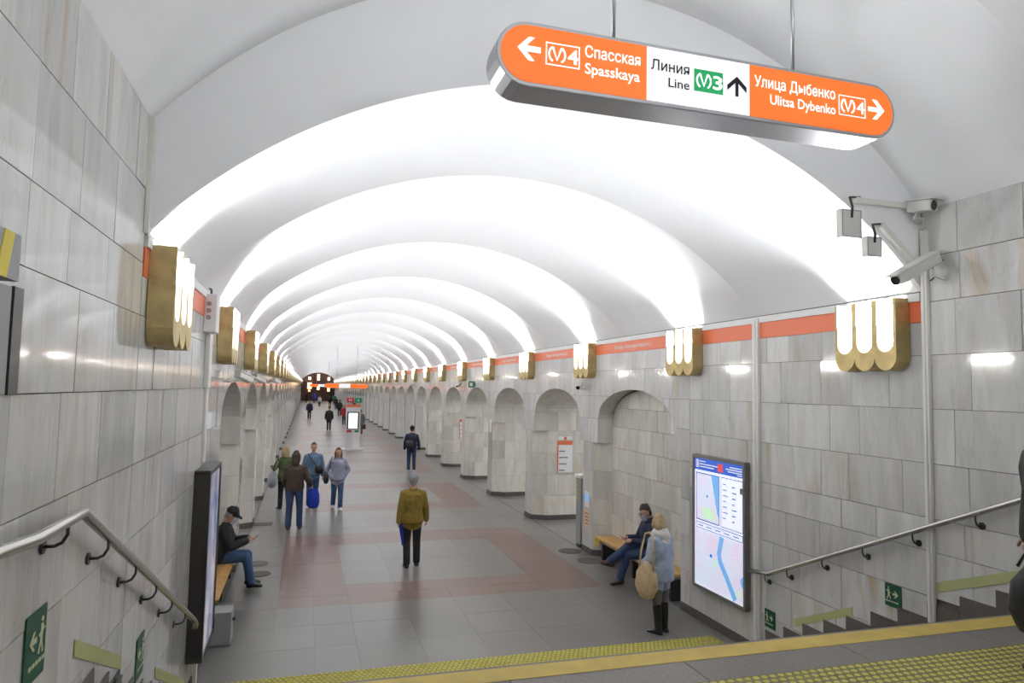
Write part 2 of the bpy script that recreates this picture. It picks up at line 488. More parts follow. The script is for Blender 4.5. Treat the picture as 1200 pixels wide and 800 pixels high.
for j in range(len(ys) - 1):
    for i in range(len(xs) - 1):
        x0, x1, y0, y1 = xs[i], xs[i + 1], ys[j], ys[j + 1]
        red = is_red((x0 + x1) / 2, (y0 + y1) / 2)
        g = 0.0014; dz = random.uniform(-0.0008, 0.0004)
        MB().box(x0 + g, x1 - g, y0 + g, y1 - g, -0.012, dz).build('floor_slab', 'granite_red' if red else 'granite_grey', floor, fixn=False)
mb = MB()
for a, b in RING[2:]:
    for (x0, x1, y0, y1) in ((RX0, RX1, a, a + BAND), (RX0, RX1, b - BAND, b), (RX0, RI0, a + BAND, b - BAND), (RI1, RX1, a + BAND, b - BAND)):
        mb.box(x0, x1, y0, y1, -0.01, 0.0015)
rg = mb.build('red_granite_bands', 'granite_red', floor); rg['kind'] = 'stuff'
rg['label'] = 'red granite rectangles laid in the far floor'
# yellow tactile strip at the foot of the stairs: too many studs to count
ts = MB().box(XL + 0.15, XR - 0.18, 7.90, 8.46, -0.005, 0.006).build('tactile_strip', 'tactile_olive', floor)
ts['label'] = 'yellow tactile strip at the foot of the stairs'
mb = MB()
for j in range(9):
    for i in range(106):
        mb.dome((XL + 0.19 + i * 0.06 + (j % 2) * 0.03, 7.93 + j * 0.0625, 0.006), 0.021, 0.009, 6, 2)
st = mb.build('tactile_stud', 'tactile_yellow', ts, smooth=True, fixn=False); st['kind'] = 'stuff'
# round and square covers in the floor
for (x, y, r_, lb) in ((5.38, 13.5, 0.24, 'round dark floor cover, the farther one beside the right pier'),
                       (5.46, 12.68, 0.24, 'round dark floor cover, the nearer one at the right bench'),
                       (-0.76, 13.80, 0.20, 'round dark floor cover, the farther one by the left bench'),
                       (-0.68, 13.05, 0.20, 'round dark floor cover, the nearer one by the left bench')):
    mb = MB(); mb.tube([(0, 0, 0), (0, 0, 0.006)], r_, 28)
    mb.tube([(0, 0, 0.006), (0, 0, 0.009)], r_ * 0.9, 28)
    tag(mb.build('floor_cover', 'granite_dark'), lb, 'floor cover', 'round floor covers').location = (x, y, 0)
mb = MB().box(-0.24, 0.24, -0.2, 0.2, 0, 0.004).box(-0.21, 0.21, -0.17, 0.17, 0.004, 0.007)
tag(mb.build('floor_hatch', 'granite_dark'), 'dark rectangular floor hatch by the left piers', 'floor hatch').location = (-0.90, 17.6, 0)

# ------------------------------------------------------------------ stairs and upper landing
stairs = struct(MB().box(XL, XR, YLAND + 0.1, YLAND + 0.2, -0.05, 0.02).build('stairs', 'granite_step'))
for k in range(1, NST):
    z = LZ - k * RISE; y0 = YLAND + (k - 1) * TREAD
    MB().box(XL, XR, y0 - 0.05, y0 + TREAD, z - RISE, z).build('step', 'granite_step', stairs, bevel=0.008)
for k in range(1, NST + 1):
    z = LZ - k * RISE; y0 = YLAND + (k - 1) * TREAD
    for F, nm in ((FR(0), 1), (FL(0), -1)):
        a, b = (-(y0 + TREAD), -y0) if nm == 1 else (y0, y0 + TREAD)
        if k < NST:
            MB().prism(rect(a + 0.001, b - 0.001, z + 0.001, z + 0.225), F, 0.0, 0.012).build('skirting_slab', 'granite_skirt', stairs)
landing = struct(MB().box(XL, XR, -6.0, YLAND - 0.55, LZ - 0.3, LZ - 0.012, 0).box(XL, XR, -6, 3.0, LZ - 0.012, LZ, 1)
                 .box(XL, XR, YLAND - 0.55, YLAND - 0.03, LZ - 0.3, LZ - 0.035, 0).build('landing', ['floor_joint', 'granite_step']))
x = XL
for w_ in (1.05, 1.25, 1.15, 1.2, 1.1, 1.03):
    MB().box(x + 0.002, min(x + w_, XR) - 0.002, 3.64, YLAND, LZ - 0.035, LZ).build('landing_slab', 'granite_step', landing, bevel=0.004)
    x += w_
MB().box(XL, XR, 3.935, 4.115, LZ - 0.002, LZ + 0.003).build('nosing_strip', 'yellow_paint', landing)['label'] = 'yellow painted band along the landing edge'
tp = MB().box(XL, XR, 3.0, 3.637, LZ - 0.012, LZ + 0.002).build('tactile_strip', 'tactile_base', landing)
tp['label'] = 'tactile strip with raised yellow studs on the landing'
studmesh = MB().dome((0, 0, 0), 0.0215, 0.007, 10, 3, 0.0175).mesh('tactile_stud', 'tactile_yellow', True, False)
rest = MB(); ncount = 0
for j in range(11):
    for i in range(int((XR - XL) / 0.058)):
        p = (XL + 0.03 + i * 0.058 + (j % 2) * 0.029, 3.605 - j * 0.056, LZ + 0.002)
        if p[0] > XR - 0.03: continue
        if seen(p, 8) and ncount < 300:
            link('tactile_stud', studmesh, tp, p); ncount += 1
        else:
            rest.dome(p, 0.0215, 0.007, 8, 2, 0.0175)
o = rest.build('tactile_stud', 'tactile_yellow', tp, True, False); o['kind'] = 'stuff'

# ------------------------------------------------------------------ walls with marble slabs, niches, passages and piers
AH, AL_, ASP, AB, CD = 1.50, 1.72, 2.77, 0.60, 0.36     # half opening, half opening below corbels, springing, rise, chamfer depth
ZC = 2.28
BANDZ = (4.07, 4.275)
def arch_z(y, a=AH, b=AB):
    return ASP + b * math.sqrt(max(0.0, 1 - (y / a) ** 2))
def slab(parent, poly, F, mat='marble'):
    uc = sum(p[0] for p in poly) / len(poly); vc = sum(p[1] for p in poly) / len(poly)
    a_, b_ = random.uniform(-0.005, 0.005), random.uniform(-0.005, 0.005)        # slabs are never set quite flush
    G_ = lambda u, v, d: F(u, v, d + (a_ * (u - uc) + b_ * (v - vc) if d > -0.02 else 0.0))
    return MB().prism(poly, G_, -T, random.uniform(-0.0015, 0.001)).build('marble_slab', mat, parent)
def grid_slabs(parent, F, ulo, uhi, rows, wmin, wmax, sgn):
    """courses of marble slabs; rows = list of z"""
    g = 0.0028
    for r_ in range(len(rows) - 1):
        u = ulo; first = True
        while u < uhi - 0.02:
            w_ = random.uniform(wmin, wmax)
            if first: w_ *= random.uniform(0.5, 1.0); first = False
            u2 = min(uhi, u + w_)
            if uhi - u2 < 0.2: u2 = uhi
            slab(parent, rect(u + g, u2 - g, rows[r_] + g, rows[r_ + 1] - g), F)
            u = u2
def bay(mb, W, c, t, depth, mi_face, mi_in, back):
    a, al, b = AH + t, AL_ + t, AB + t
    N = 24
    def Q(*p, mi=0): mb.quad(*[W(*q) for q in p], mi=mi)
    # hall face
    for s in (-1, 1):
        y0, y1 = c + s * a, c + s * P / 2
        Q((t, y0, ZC), (t, y1, ZC), (t, y1, ZSPR), (t, y0, ZSPR), mi=mi_face)
        y0 = c + s * al
        Q((t, y0, -0.02), (t, y1, -0.02), (t, y1, ZC), (t, y0, ZC), mi=mi_face)
        m2 = mi_face if s == 1 else mi_in
        Q((t, c + s * al, -0.02), (CD, c + s * a, -0.02), (CD, c + s * a, ZC), (t, c + s * al, ZC), mi=m2)
        if depth > CD + 0.01:
            Q((CD, c + s * a, -0.02), (depth, c + s * a, -0.02), (depth, c + s * a, ZC), (CD, c + s * a, ZC), mi=m2)
        Q((t, c + s * a, ZC), (depth, c + s * a, ZC), (depth, c + s * a, ASP), (t, c + s * a, ASP), mi=m2)
        Q((t, c + s * a, ZC), (t, c + s * al, ZC), (CD, c + s * a, ZC), mi=mi_in)
    for k in range(N):
        t0, t1 = PI * k / N, PI * (k + 1) / N
        ya, yb = -math.cos(t0) * a, -math.cos(t1) * a
        za, zb = ASP + b * math.sin(t0), ASP + b * math.sin(t1)
        Q((t, c + ya, za), (t, c + yb, zb), (t, c + yb, ZSPR), (t, c + ya, ZSPR), mi=mi_face)
        Q((t, c + ya, za), (depth, c + ya, za), (depth, c + yb, zb), (t, c + yb, zb), mi=mi_in)
        if back is not None:
            Q((depth, c + ya, -0.02), (depth, c + yb, -0.02), (depth, c + yb, zb), (depth, c + ya, za), mi=back)
RROWS = [0.12, 0.62, 1.15, 1.70, ZC]
def bay_slabs(parent, W, Fh, c, sgn, reveal=True, depth=1.7):
    """Fh: hall-face plane with u relative to c; sgn: +1 when u grows with y"""
    g = 0.0028
    rows = [ZC, ASP, 3.235, 3.745, BANDZ[0]]
    for r_ in range(4):
        if r_ == 0: cols = [-P / 2, -AH, None, AH, P / 2]
        elif r_ == 1: cols = [-P / 2, -1.35, -0.85, -0.3, 0.3, 0.85, 1.35, P / 2]
        elif r_ == 2: cols = [-P / 2, -1.45, -1.0, -0.5, 0.05, 0.55, 1.05, 1.5, P / 2]
        else: cols = [-P / 2, -1.25, -0.7, -0.15, 0.4, 0.95, 1.4, P / 2]
        for k in range(len(cols) - 1):
            if cols[k] is None or cols[k + 1] is None: continue
            y0, y1 = cols[k] + g, cols[k + 1] - g
            z0, z1 = rows[r_] + g, rows[r_ + 1] - g
            pts = [(y0, z1)]
            n = 8; ok = False
            bot = []
            for q in range(n + 1):
                yy = y0 + (y1 - y0) * q / n
                zz = max(z0, arch_z(yy)) if abs(yy) < AH and r_ > 0 else z0
                if zz < z1 - 0.01: ok = True
                bot.append((yy, min(zz, z1 - 0.002)))
            if not ok: continue
            if all(abs(b_[1] - z0) < 1e-6 for b_ in bot): bot = [bot[0], bot[-1]]
            poly = [(y0, z1)] + bot + [(y1, z1)]
            slab(parent, [(u * sgn, v) for u, v in poly], Fh)
    # pier below the corbels, hall face beyond this opening
    for r_ in range(4):
        u0, u1 = AL_ + g, P - AL_ - g
        slab(parent, [(u * sgn, v) for u, v in rect(u0, u1, RROWS[r_] + g, RROWS[r_ + 1] - g)], Fh)
    if not reveal: return
    Fm = lambda u, v, d: W(u, c + AH - d, v)
    cols = [x for x in (CD, 0.86, 1.30, 1.7) if x <= depth + 1e-6]
    if depth > CD + 0.05:
        for r_ in range(4):
            cc = cols if r_ % 2 == 0 else [CD] + [x - 0.2 for x in cols[1:-1]] + [depth]
            for k in range(len(cc) - 1):
                slab(parent, rect(cc[k] + g, cc[k + 1] - g, RROWS[r_] + g, RROWS[r_ + 1] - g), Fm, 'marble_reveal')
    cc = [0, 0.62, 1.15, 1.7] if depth > 1 else [0, depth]
    for k in range(len(cc) - 1):
        slab(parent, rect(cc[k] + g, cc[k + 1] - g, ZC + 0.001, ASP - g), Fm, 'marble_reveal')
    Lc = math.hypot(CD, AL_ - AH)
    ex, ey = CD / Lc, -(AL_ - AH) / Lc
    Fc = lambda u, v, d: W(ex * u + ey * d, c + AL_ + ey * u - ex * d, v)
    for r_ in range(4):
        slab(parent, rect(g, Lc - g, RROWS[r_] + g, RROWS[r_ + 1] - g), Fc, 'marble_reveal')
def make_wall(name, XW, out, c0, ystart, npanel, niche_depth, rowsA, rowsB, Fmk, sgn):
    W = lambda dx, y, z: (XW + out * dx, y, z)
    mb = MB()
    mb.quad(W(0, -6, LZ - 0.3), W(0, ystart, LZ - 0.3), W(0, ystart, 5.25), W(0, -6, 5.25), mi=1)
    yb0 = c0 - P / 2
    mb.quad(W(T, ystart, -0.02), W(T, YFACE, -0.02), W(T, YFACE, 5.25), W(T, ystart, 5.25), mi=0)
    mb.quad(W(T, YFACE, -0.02), W(T, yb0, -0.02), W(T, yb0, ZSPR), W(T, YFACE, ZSPR), mi=0)
    nb = int((YEND - yb0) / P) + 1
    cs = [c0 + P * k for k in range(nb)]
    for k, c in enumerate(cs):
        if k == 0: bay(mb, W, c, T, niche_depth, 0, 1, 0 if sgn == -1 else 2)
        elif k < npanel: bay(mb, W, c, T, 1.7, 0, 2, None)
        else: bay(mb, W, c, 0.0, 1.7, 1, 2, None)
    wall = struct(mb.build(name, ['joint', 'marble', 'marble_reveal'], fixn=False))
    F = Fmk(0)
    ua, ub = (ystart, YFACE - 0.01) if sgn == 1 else (-(YFACE - 0.01), -ystart)
    grid_slabs(wall, F, ua, ub, rowsA, 0.42, 0.72, sgn)
    ua, ub = (YFACE + 0.005, yb0) if sgn == 1 else (-yb0, -(YFACE + 0.005))
    grid_slabs(wall, F, ua, ub, rowsB, 0.42, 0.72, sgn)
    for k in range(npanel):
        bay_slabs(wall, W, Fmk(cs[k]), cs[k], sgn, True, niche_depth if k == 0 else 1.7)
    # near jamb of the niche, hall face below the corbel
    for r_ in range(4):
        u0, u1 = -P / 2 + 0.003, -AL_ - 0.003
        slab(wall, [(u * sgn, v) for u, v in rect(u0, u1, RROWS[r_] + 0.003, RROWS[r_ + 1] - 0.003)], Fmk(cs[0]))
    # granite plinth of every pier
    e = 0.012
    def plinth(depth_near):
        p = [(-e, AL_ - P / 2 - e), (-e, P / 2 - AL_ + e), (CD, P / 2 - AH + e), (1.7, P / 2 - AH + e), (1.7, AH - P / 2 - e), (CD, AH - P / 2 - e)]
        q = MB(); q.prism(p, lambda u, v, d: (out * u, v, d), 0.0, 0.12)
        return q.mesh('plinth', 'granite_dark')
    pm = plinth(0)
    for k in range(nb - 1):
        link('plinth', pm, wall, (XW, cs[k] + P / 2, 0))
    # orange band with the station name, one length per bay
    k = 0; y = YFACE + 0.01
    ends = [cs[0] - P / 2] + [c + P / 2 for c in cs]
    prev = y
    for k, yy in enumerate(ends):
        bd = MB().box(min(W(-0.004, 0, 0)[0], W(T, 0, 0)[0]), max(W(-0.004, 0, 0)[0], W(T, 0, 0)[0]), prev + 0.002, yy - 0.002, BANDZ[0], BANDZ[1]).build('orange_band', 'stripe_orange', wall)
        if k == 0: bd['label'] = 'orange band high on the wall'
        nmax = 9 if sgn == -1 else 4
        if 1 <= k <= nmax:
            Ft = Fmk(cs[k - 1]); 
            text_obj('lettering', 'Площадь Александра Невского 2', lambda u, v, d: Ft(u, v, d + 0.004), -0.72, 0.72, BANDZ[0] + 0.075, 0.066, 'letter_white', bd, 0.002, 0.014)
        prev = yy
    return wall, cs
rowsRA = [1.48, 1.90, 2.21, 2.72, 3.235, 3.745, 4.255, 4.69, 5.2]
rowsRB = [0.12, 0.55, 1.0, 1.48, 1.90, 2.21, 2.72, 3.235, 3.745, BANDZ[0]]
rowsLA = [1.48, 1.79, 2.29, 2.79, 3.29, 3.80, 4.155, 4.66, 5.2]
rowsLB = [0.12, 0.55, 1.0, 1.40, 1.79, 2.29, 2.79, 3.29, 3.80, BANDZ[0]]
wall_right, csR = make_wall('wall_right', XR, 1, CR, 3.4, 6, 0.36, rowsRA, rowsRB, lambda c: FR(c), -1)
wall_left, csL = make_wall('wall_left', XL, -1, CL, 2.3, 4, 0.36, rowsLA, rowsLB, lambda c: FL(c), 1)
# slabs on the back of the right niche
Fn = lambda u, v, d: (XR + 0.36 - T - d + T, CR - u, v)
zr = [0.12, 0.45, 0.88, 1.32, 1.76, 2.2, 2.62, 3.0, 3.37]
for r_ in range(len(zr) - 1):
    off = 0.0 if r_ % 2 == 0 else 0.22
    us = [-AH] + [u for u in [-1.5 + off + 0.46 * q for q in range(1, 8)] if u < AH - 0.15] + [AH]
    for k in range(len(us) - 1):
        u0_, u1_ = us[k] + 0.003, us[k + 1] - 0.003
        tops = []; ok = False
        for q in range(7):
            u = u0_ + (u1_ - u0_) * q / 6
            z1 = min(zr[r_ + 1] - 0.003, arch_z(u) - 0.004)
            ok = ok or z1 > zr[r_] + 0.03
            tops.append((u, max(zr[r_] + 0.004, z1)))
        if ok:
            if all(abs(t_[1] - tops[0][1]) < 1e-6 for t_ in tops): tops = [tops[0], tops[-1]]
            slab(wall_right, [(u0_, zr[r_] + 0.003)] + [(u1_, zr[r_] + 0.003)] + tops[::-1], lambda u, v, d: (XR + 0.36 - 0.02 - d, CR - u, v), 'marble_reveal')
# cornice ledges
struct(MB().box(XR - 0.02, XR + 0.06, YFACE + 0.02, YEND, BANDZ[1], 4.355).build('trim_1', 'cornice'))
struct(MB().box(XL - 0.06, XL + 0.02, YFACE + 0.02, YEND, BANDZ[1], 4.355).build('trim_2', 'cornice'))
# dark baseboard between stairs and niche
struct(MB().box(XR - 0.014, XR + T, 7.55, CR - AL_, 0, 0.125).build('baseboard_right', 'granite_dark'))
struct(MB().box(XL - T, XL + 0.014, 7.55, CL - AL_, 0, 0.125).build('baseboard_left', 'granite_dark'))
# platform sides beyond the passages
struct(MB().box(XR + 4.8, XR + 4.9, 7.4, YEND, 0, 4.2).box(XR + 1.7, XR + 4.9, 7.4, YEND, 4.2, 4.3).build('wall_platform_right', 'marble'))
struct(MB().box(XL - 4.9, XL - 4.8, 7.4, YEND, 0, 4.2).box(XL - 4.9, XL - 1.7, 7.4, YEND, 4.2, 4.3).build('wall_platform_left', 'marble'))

for sx, px in ((1, XR + 3.3), (-1, XL - 3.3)):
    pl = bpy.data.lights.new('platform_light', 'AREA'); pl.shape = 'RECTANGLE'; pl.size = 0.5; pl.size_y = 60; pl.energy = 1700
    link('platform_light', pl, None, (px, 38, 4.15))
# ------------------------------------------------------------------ vaults
RV = 4.56; ZV = 5.88 - RV
TH = math.asin(HW / RV)
def vault(mb, R, zc, th, y0, y1, ya, yb, h, ny, nt):
    """one scalloped bay between cusps ya..yb, cut to y0..y1"""
    base = len(mb.v)
    for j in range(ny + 1):
        y = y0 + (y1 - y0) * j / ny
        s = 1 - (2 * (y - ya) / (yb - ya) - 1) ** 2
        for k in range(nt + 1):
            a = -th + 2 * th * k / nt
            g = 1 - abs(a / th) ** 3
            r_ = R + h * s * g
            mb.v.append((XC + r_ * math.sin(a), y, zc + r_ * math.cos(a)))
    for j in range(ny):
        for k in range(nt):
            i = base + j * (nt + 1) + k
            mb.f.append((i, i + nt + 1, i + nt + 2, i + 1)); mb.m.append(0)
HSC = 0.42
mb = MB()
ycusp = 7.72
vault(mb, RV, ZV, TH, YFACE + 0.04, ycusp, ycusp - P, ycusp, HSC, 14, 48)
k = 0
while ycusp + P * k < YEND:
    vault(mb, RV, ZV, TH, ycusp + P * k, ycusp + P * (k + 1), ycusp + P * k, ycusp + P * (k + 1), HSC, 16 if k < 6 else 10, 48 if k < 6 else 28)
    k += 1
struct(mb.build('ceiling', 'plaster', None, True, False))
RS = 4.41; ZS = 6.75 - RS
THS = math.asin(HW / RS)
mb = MB()
vault(mb, RS, ZS, THS, 3.55, YFACE, 3.55, YFACE, 0.16, 12, 40)
vault(mb, RS, ZS, THS, -0.4, 3.55, -0.4, 3.55, 0.35, 16, 40)
vault(mb, RS, ZS, THS, -6.0, -0.4, -6.4, -0.4, 0.35, 16, 40)
struct(mb.build('ceiling_stair', 'plaster', None, True, False))
# grey end face where the lower hall vault begins
mb = MB(); NT = 60
for k in range(NT):
    x0, x1 = XL + 2 * HW * k / NT, XL + 2 * HW * (k + 1) / NT
    zi = lambda x: ZV + math.sqrt(max(0, RV ** 2 - (x - XC) ** 2))
    zo = lambda x: ZS + math.sqrt(max(0, RS ** 2 - (x - XC) ** 2)) + 0.03
    for y in (YFACE, YFACE + 0.05):
        mb.quad((x0, y, zi(x0)), (x1, y, zi(x1)), (x1, y, zo(x1)), (x0, y, zo(x0)))
    mb.quad((x0, YFACE, zi(x0)), (x1, YFACE, zi(x1)), (x1, YFACE + 0.05, zi(x1)), (x0, YFACE + 0.05, zi(x0)))
struct(mb.build('trim_3', 'plaster', None, False, False))
mb = MB().box(XL, XL + 0.03, YFACE - 0.05, YFACE + 0.01, 4.36, 5.16)
struct(mb.build('trim_4', 'duct_white'))
# walls closing the stair hall behind the camera and the far end
struct(MB().box(XL - 0.1, XR + 0.1, -2.6, -2.5, 1.3, 7.4).build('wall_back', 'marble'))

# end wall of the hall: dark bronze screen with lit lanterns
ew = struct(MB().box(XL - 0.2, XR + 0.2, YEND, YEND + 0.2, 0, 6.5).build('wall_end', 'end_bronze'))
for k in range(8):
    x0 = XL + 0.1 + k * 0.85
    MB().box(x0, x0 + 0.7, YEND - 0.15, YEND, 0.2, 5.2 if k in (0, 7) else 5.7).build('bronze_panel', 'end_bronze', ew)
for (x0, x1, z0, z1) in ((0.15, 1.0, 2.5, 3.8), (0.3, 0.8, 4.4, 5.0), (0.35, 0.75, 1.9, 2.3), (2.1, 2.6, 4.3, 5.6), (2.1, 2.6, 2.3, 3.4), (4.2, 4.7, 4.3, 5.0), (4.2, 4.7, 2.0, 3.6)):
    MB().box(x0, x1, YEND - 0.3, YEND - 0.16, z0, z1).build('lantern', 'end_glow', ew)
# ------------------------------------------------------------------ brass wall lamps
LW, LD, LH, LR = 0.80, 0.175, 0.715, 0.80 / 6
def lamp_outline():
    pts = [(-LW / 2, LH)]
    for q in range(3):
        cx = -LW / 2 + LR * (2 * q + 1)
        for s in range(9):
            a = PI + PI * s / 8
            pts.append((cx + LR * math.cos(a), LR + LR * math.sin(a)))
    pts.append((LW / 2, LH))
    nw = 0.100
    for q in (2, 1, 0):
        cx = -LW / 2 + LR * (2 * q + 1)
        pts.append((cx + nw, LH))
        for s in range(9):
            a = -PI * s / 8
            pts.append((cx + nw * math.cos(a), 0.285 + nw * math.sin(a)))
        pts.append((cx - nw, LH))
    return pts
lamp = thing('wall_lamp', 'brass three-flute wall lamp', 'wall lamp', (0, 0, 0), 0, 'brass wall lamps')
lb0 = MB().prism(lamp_outline(), lambda u, v, d: (d, u, v), 0.0, LD)
for q in range(3):
    for e_ in range(10): lb0.m[2 + 29 + 11 * q + e_] = 1          # the inside of each flute is enamelled cream
lb0.build('brass_body', ['brass', 'reflector'], lamp)
MB().box(0.002, 0.012, -LW / 2 + 0.02, LW / 2 - 0.02, 0.14, LH - 0.01).build('reflector', 'reflector', lamp)
for q in range(3):
    cx = -LW / 2 + LR * (2 * q + 1)
    MB().tube([(0.06, cx, 0.24), (0.06, cx, LH - 0.05)], 0.026, 10).build('light_tube', 'tube_glow', lamp, True)
ld = bpy.data.lights.new('lamp_light', 'AREA')
ld.shape = 'RECTANGLE'; ld.size = 0.12; ld.size_y = LW - 0.08; ld.energy = LAMP_POWER; ld.color = (0.945, 0.972, 1.0)
lo = link('lamp_light', ld, lamp, (0.10, 0, 0.49))
lo.rotation_euler = (0, PI + 0.35, 0)
ORD = ['nearest', 'second', 'third', 'fourth', 'fifth', 'sixth', 'seventh', 'eighth', 'ninth', 'tenth', 'eleventh', 'twelfth', 'thirteenth', 'fourteenth']
def lamp_at(x, y, z, rz, label, first=False):
    o = lamp if first else copy_tree(lamp)
    o.location = (x, y, z); o.rotation_euler = (0, 0, rz); o['label'] = label
lampsR = [5.70] + [CR - P / 2 + 0.03 + P * k for k in range(0, 36)]
lampsL = [5.70] + [CL - P / 2 + 0.06 + P * k for k in range(0, 36)]
ZL = 3.60
for side, lst, x, rz in (('right', lampsR, XR - 0.005, PI), ('left', lampsL, XL + 0.005, 0.0)):
    for k, y in enumerate(lst):
        if y > YEND - 1: continue
        lb = ('brass three-flute wall lamp, %s from the camera on the %s wall' % (ORD[k], side)) if k < 14 else 'tiny far brass wall lamp near the end of the %s wall row' % side
        lamp_at(x, y, ZL, rz, lb, side == 'right' and k == 0)
# unseen lamps added on the back wall to light the vault's end face
for x, w_ in ((1.3, 'left one'), (3.3, 'right one')):
    lamp_at(x, -2.495, ZL + 0.55, PI / 2, 'unseen brass wall lamp added behind the landing to light the vault end face, %s' % w_)

# ------------------------------------------------------------------ hanging direction sign
def hanging_sign(y, x0, x1, z0, z1, label, full, scale=1.0):
    s = thing('hanging_sign', label, 'sign', ((x0 + x1) / 2, y, z0), 0, 'hanging direction signs')
    cx, h = (x0 + x1) / 2, z1 - z0
    r_ = h / 2; hw = (x1 - x0) / 2
    def stad(hw, r_, n=12):
        p = []
        for k in range(n + 1):
            a = -PI / 2 + PI * k / n; p.append((hw - r_ + r_ * math.cos(a), h / 2 + r_ * math.sin(a)))
        for k in range(n + 1):
            a = PI / 2 + PI * k / n; p.append((-hw + r_ + r_ * math.cos(a), h / 2 + r_ * math.sin(a)))
        return p
    F = lambda u, v, d: (u, -d, v)
    n_ = 12
    MB().prism(stad(hw, r_), F, -0.20, 0.0).build('casing', 'sign_metal', s, bevel=0.006)
    MB().prism(stad(hw - 0.004, r_ - 0.004), F, -0.235, -0.20).build('back_cover', 'sign_metal', s)
    ri, hi = r_ - 0.022, hw - 0.022
    ua, ub = (1.790 - 2.236) * scale, (2.475 - 2.236) * scale
    left = [(u, v) for u, v in stad(hi, ri) if u < -hi + ri + 1e-4]
    right = [(u, v) for u, v in stad(hi, ri) if u > hi - ri - 1e-4]
    pl = MB().prism(left + [(ua, h / 2 - ri), (ua, h / 2 + ri)], F, 0.0, 0.004).build('orange_panel', 'sign_orange', s)
    pw = MB().prism(rect(ua, ub, h / 2 - ri, h / 2 + ri), F, 0.0, 0.004).build('white_panel', 'sign_white', s)
    pr = MB().prism(right + [(ub, h / 2 + ri), (ub, h / 2 - ri)], F, 0.0, 0.004).build('orange_panel', 'sign_orange', s)
    for rx in (1.63, 2.87):
        xx = (rx - 2.236) * scale
        MB().tube([(xx, 0.10, h - 0.01), (xx, 0.10, full)], 0.016 if y > 20 else 0.011, 8).build('rod', 'sign_metal', s, True)
    if y > 20:
        return s
    F2 = lambda u, v, d: (u - 2.236, -d - 0.004, v - z0)
    wl = 'sign_letter_white'
    mb = MB(); arrow_prism(mb, 1.082, 5.189, 0.132, PI, 0.24, F2, 0, 0.003, 1.0); mb.build('arrow', wl, pl)
    mb = MB(); frame_poly(mb, 1.178, 1.377, 5.118, 5.245, 0.006, F2, 0, 0.003); mb.build('number_frame', wl, pl)
    metro_logo('metro_emblem', F2, 1.193, 5.140, 0.102, 0.084, wl, pl, 0.003)
    text_obj('lettering', '4', F2, 1.308, 1.366, 5.142, 0.082, wl, pl, 0.003, 0.02)
    text_obj('lettering', 'Спасская', F2, 1.409, 1.747, 5.197, 0.066, wl, pl, 0.003, 0.012)
    text_obj('lettering', 'Spasskaya', F2, 1.410, 1.744, 5.102, 0.062, wl, pl, 0.003, 0.012)
    text_obj('lettering', 'Линия', F2, 1.817, 2.064, 5.191, 0.062, 'sign_black', pw, 0.003, 0.010)
    text_obj('lettering', 'Line', F2, 1.929, 2.064, 5.103, 0.056, 'sign_black', pw, 0.003, 0.010)
    gp = MB().prism(rect(2.097, 2.290, 5.106, 5.238), F2, 0, 0.003).build('line_plate', 'sign_green', pw)
    metro_logo('metro_emblem', lambda u, v, d: F2(u, v, d + 0.003), 2.110, 5.130, 0.100, 0.084, wl, pw, 0.003)
    text_obj('lettering', '3', F2, 2.222, 2.280, 5.131, 0.082, wl, pw, 0.0065, 0.02)
    mb = MB(); arrow_prism(mb, 2.386, 5.172, 0.122, PI / 2, 0.17, F2, 0, 0.003, 1.08); mb.build('arrow', 'sign_black', pw)
    text_obj('lettering', 'Улица Дыбенко', F2, 2.509, 3.098, 5.194, 0.068, wl, pr, 0.003, 0.012)
    text_obj('lettering', 'Ulitsa Dybenko', F2, 2.619, 3.099, 5.098, 0.062, wl, pr, 0.003, 0.012)
    mb = MB(); frame_poly(mb, 3.126, 3.332, 5.103, 5.232, 0.005, F2, 0, 0.003); mb.build('number_frame', wl, pr)
    metro_logo('metro_emblem', F2, 3.143, 5.124, 0.108, 0.086, wl, pr, 0.003)
    text_obj('lettering', '4', F2, 3.264, 3.322, 5.128, 0.080, wl, pr, 0.003, 0.008)
    mb = MB(); arrow_prism(mb, 3.417, 5.172, 0.128, 0, 0.22, F2, 0, 0.003, 1.0); mb.build('arrow', wl, pr)
    return s
hanging_sign(3.42, 0.903, 3.575, 4.984, 5.344, 'large orange and white hanging sign in the foreground with arrows left, up and right', 1.60)
hanging_sign(44.0, 1.05, 3.72, 3.17, 3.47, 'far orange and white hanging sign above the info column', 3.0)
hanging_sign(78.0, 0.30, 3.00, 3.14, 3.44, 'most distant orange hanging sign in front of the bronze end wall', 3.1)

# ------------------------------------------------------------------ handrails
def handrail(label, pts, brackets, wallx, sgn):
    t = thing('handrail', label, 'handrail', (wallx, pts[0][1], 0), 0, 'steel handrails')
    o = t.location
    L = lambda p: (p[0] - o[0], p[1] - o[1], p[2] - o[2])
    MB().tube([L(p) for p in pts], 0.026, 14).build('rail', 'chrome', t, True)
    for (y, z) in brackets:
        # rail height above the bracket foot
        for k in range(len(pts) - 1):
            a, b = pts[k], pts[k + 1]
            if min(a[1], b[1]) - 1e-6 <= y <= max(a[1], b[1]) + 1e-6:
                f_ = (y - a[1]) / (b[1] - a[1]); zr_ = a[2] + f_ * (b[2] - a[2]); xr_ = a[0] + f_ * (b[0] - a[0])
        zf = zr_ - 0.11
        br = MB().tube([L((wallx, y, zf)), L((wallx + sgn * 0.012, y, zf))], 0.032, 12).build('bracket', 'dark_metal', t)
        MB().tube([L((wallx + sgn * 0.01, y, zf)), L((wallx + sgn * 0.05, y, zf)), L(((wallx + sgn * 0.02) * 0.25 + xr_ * 0.75, y, zf + 0.015)), L((xr_, y, zf + 0.05)), L((xr_, y, zr_ - 0.02))], 0.008, 8).build('bracket_arm', 'dark_metal', br, True)
    return t
xl, xr_r = XL + 0.10, XR - 0.08
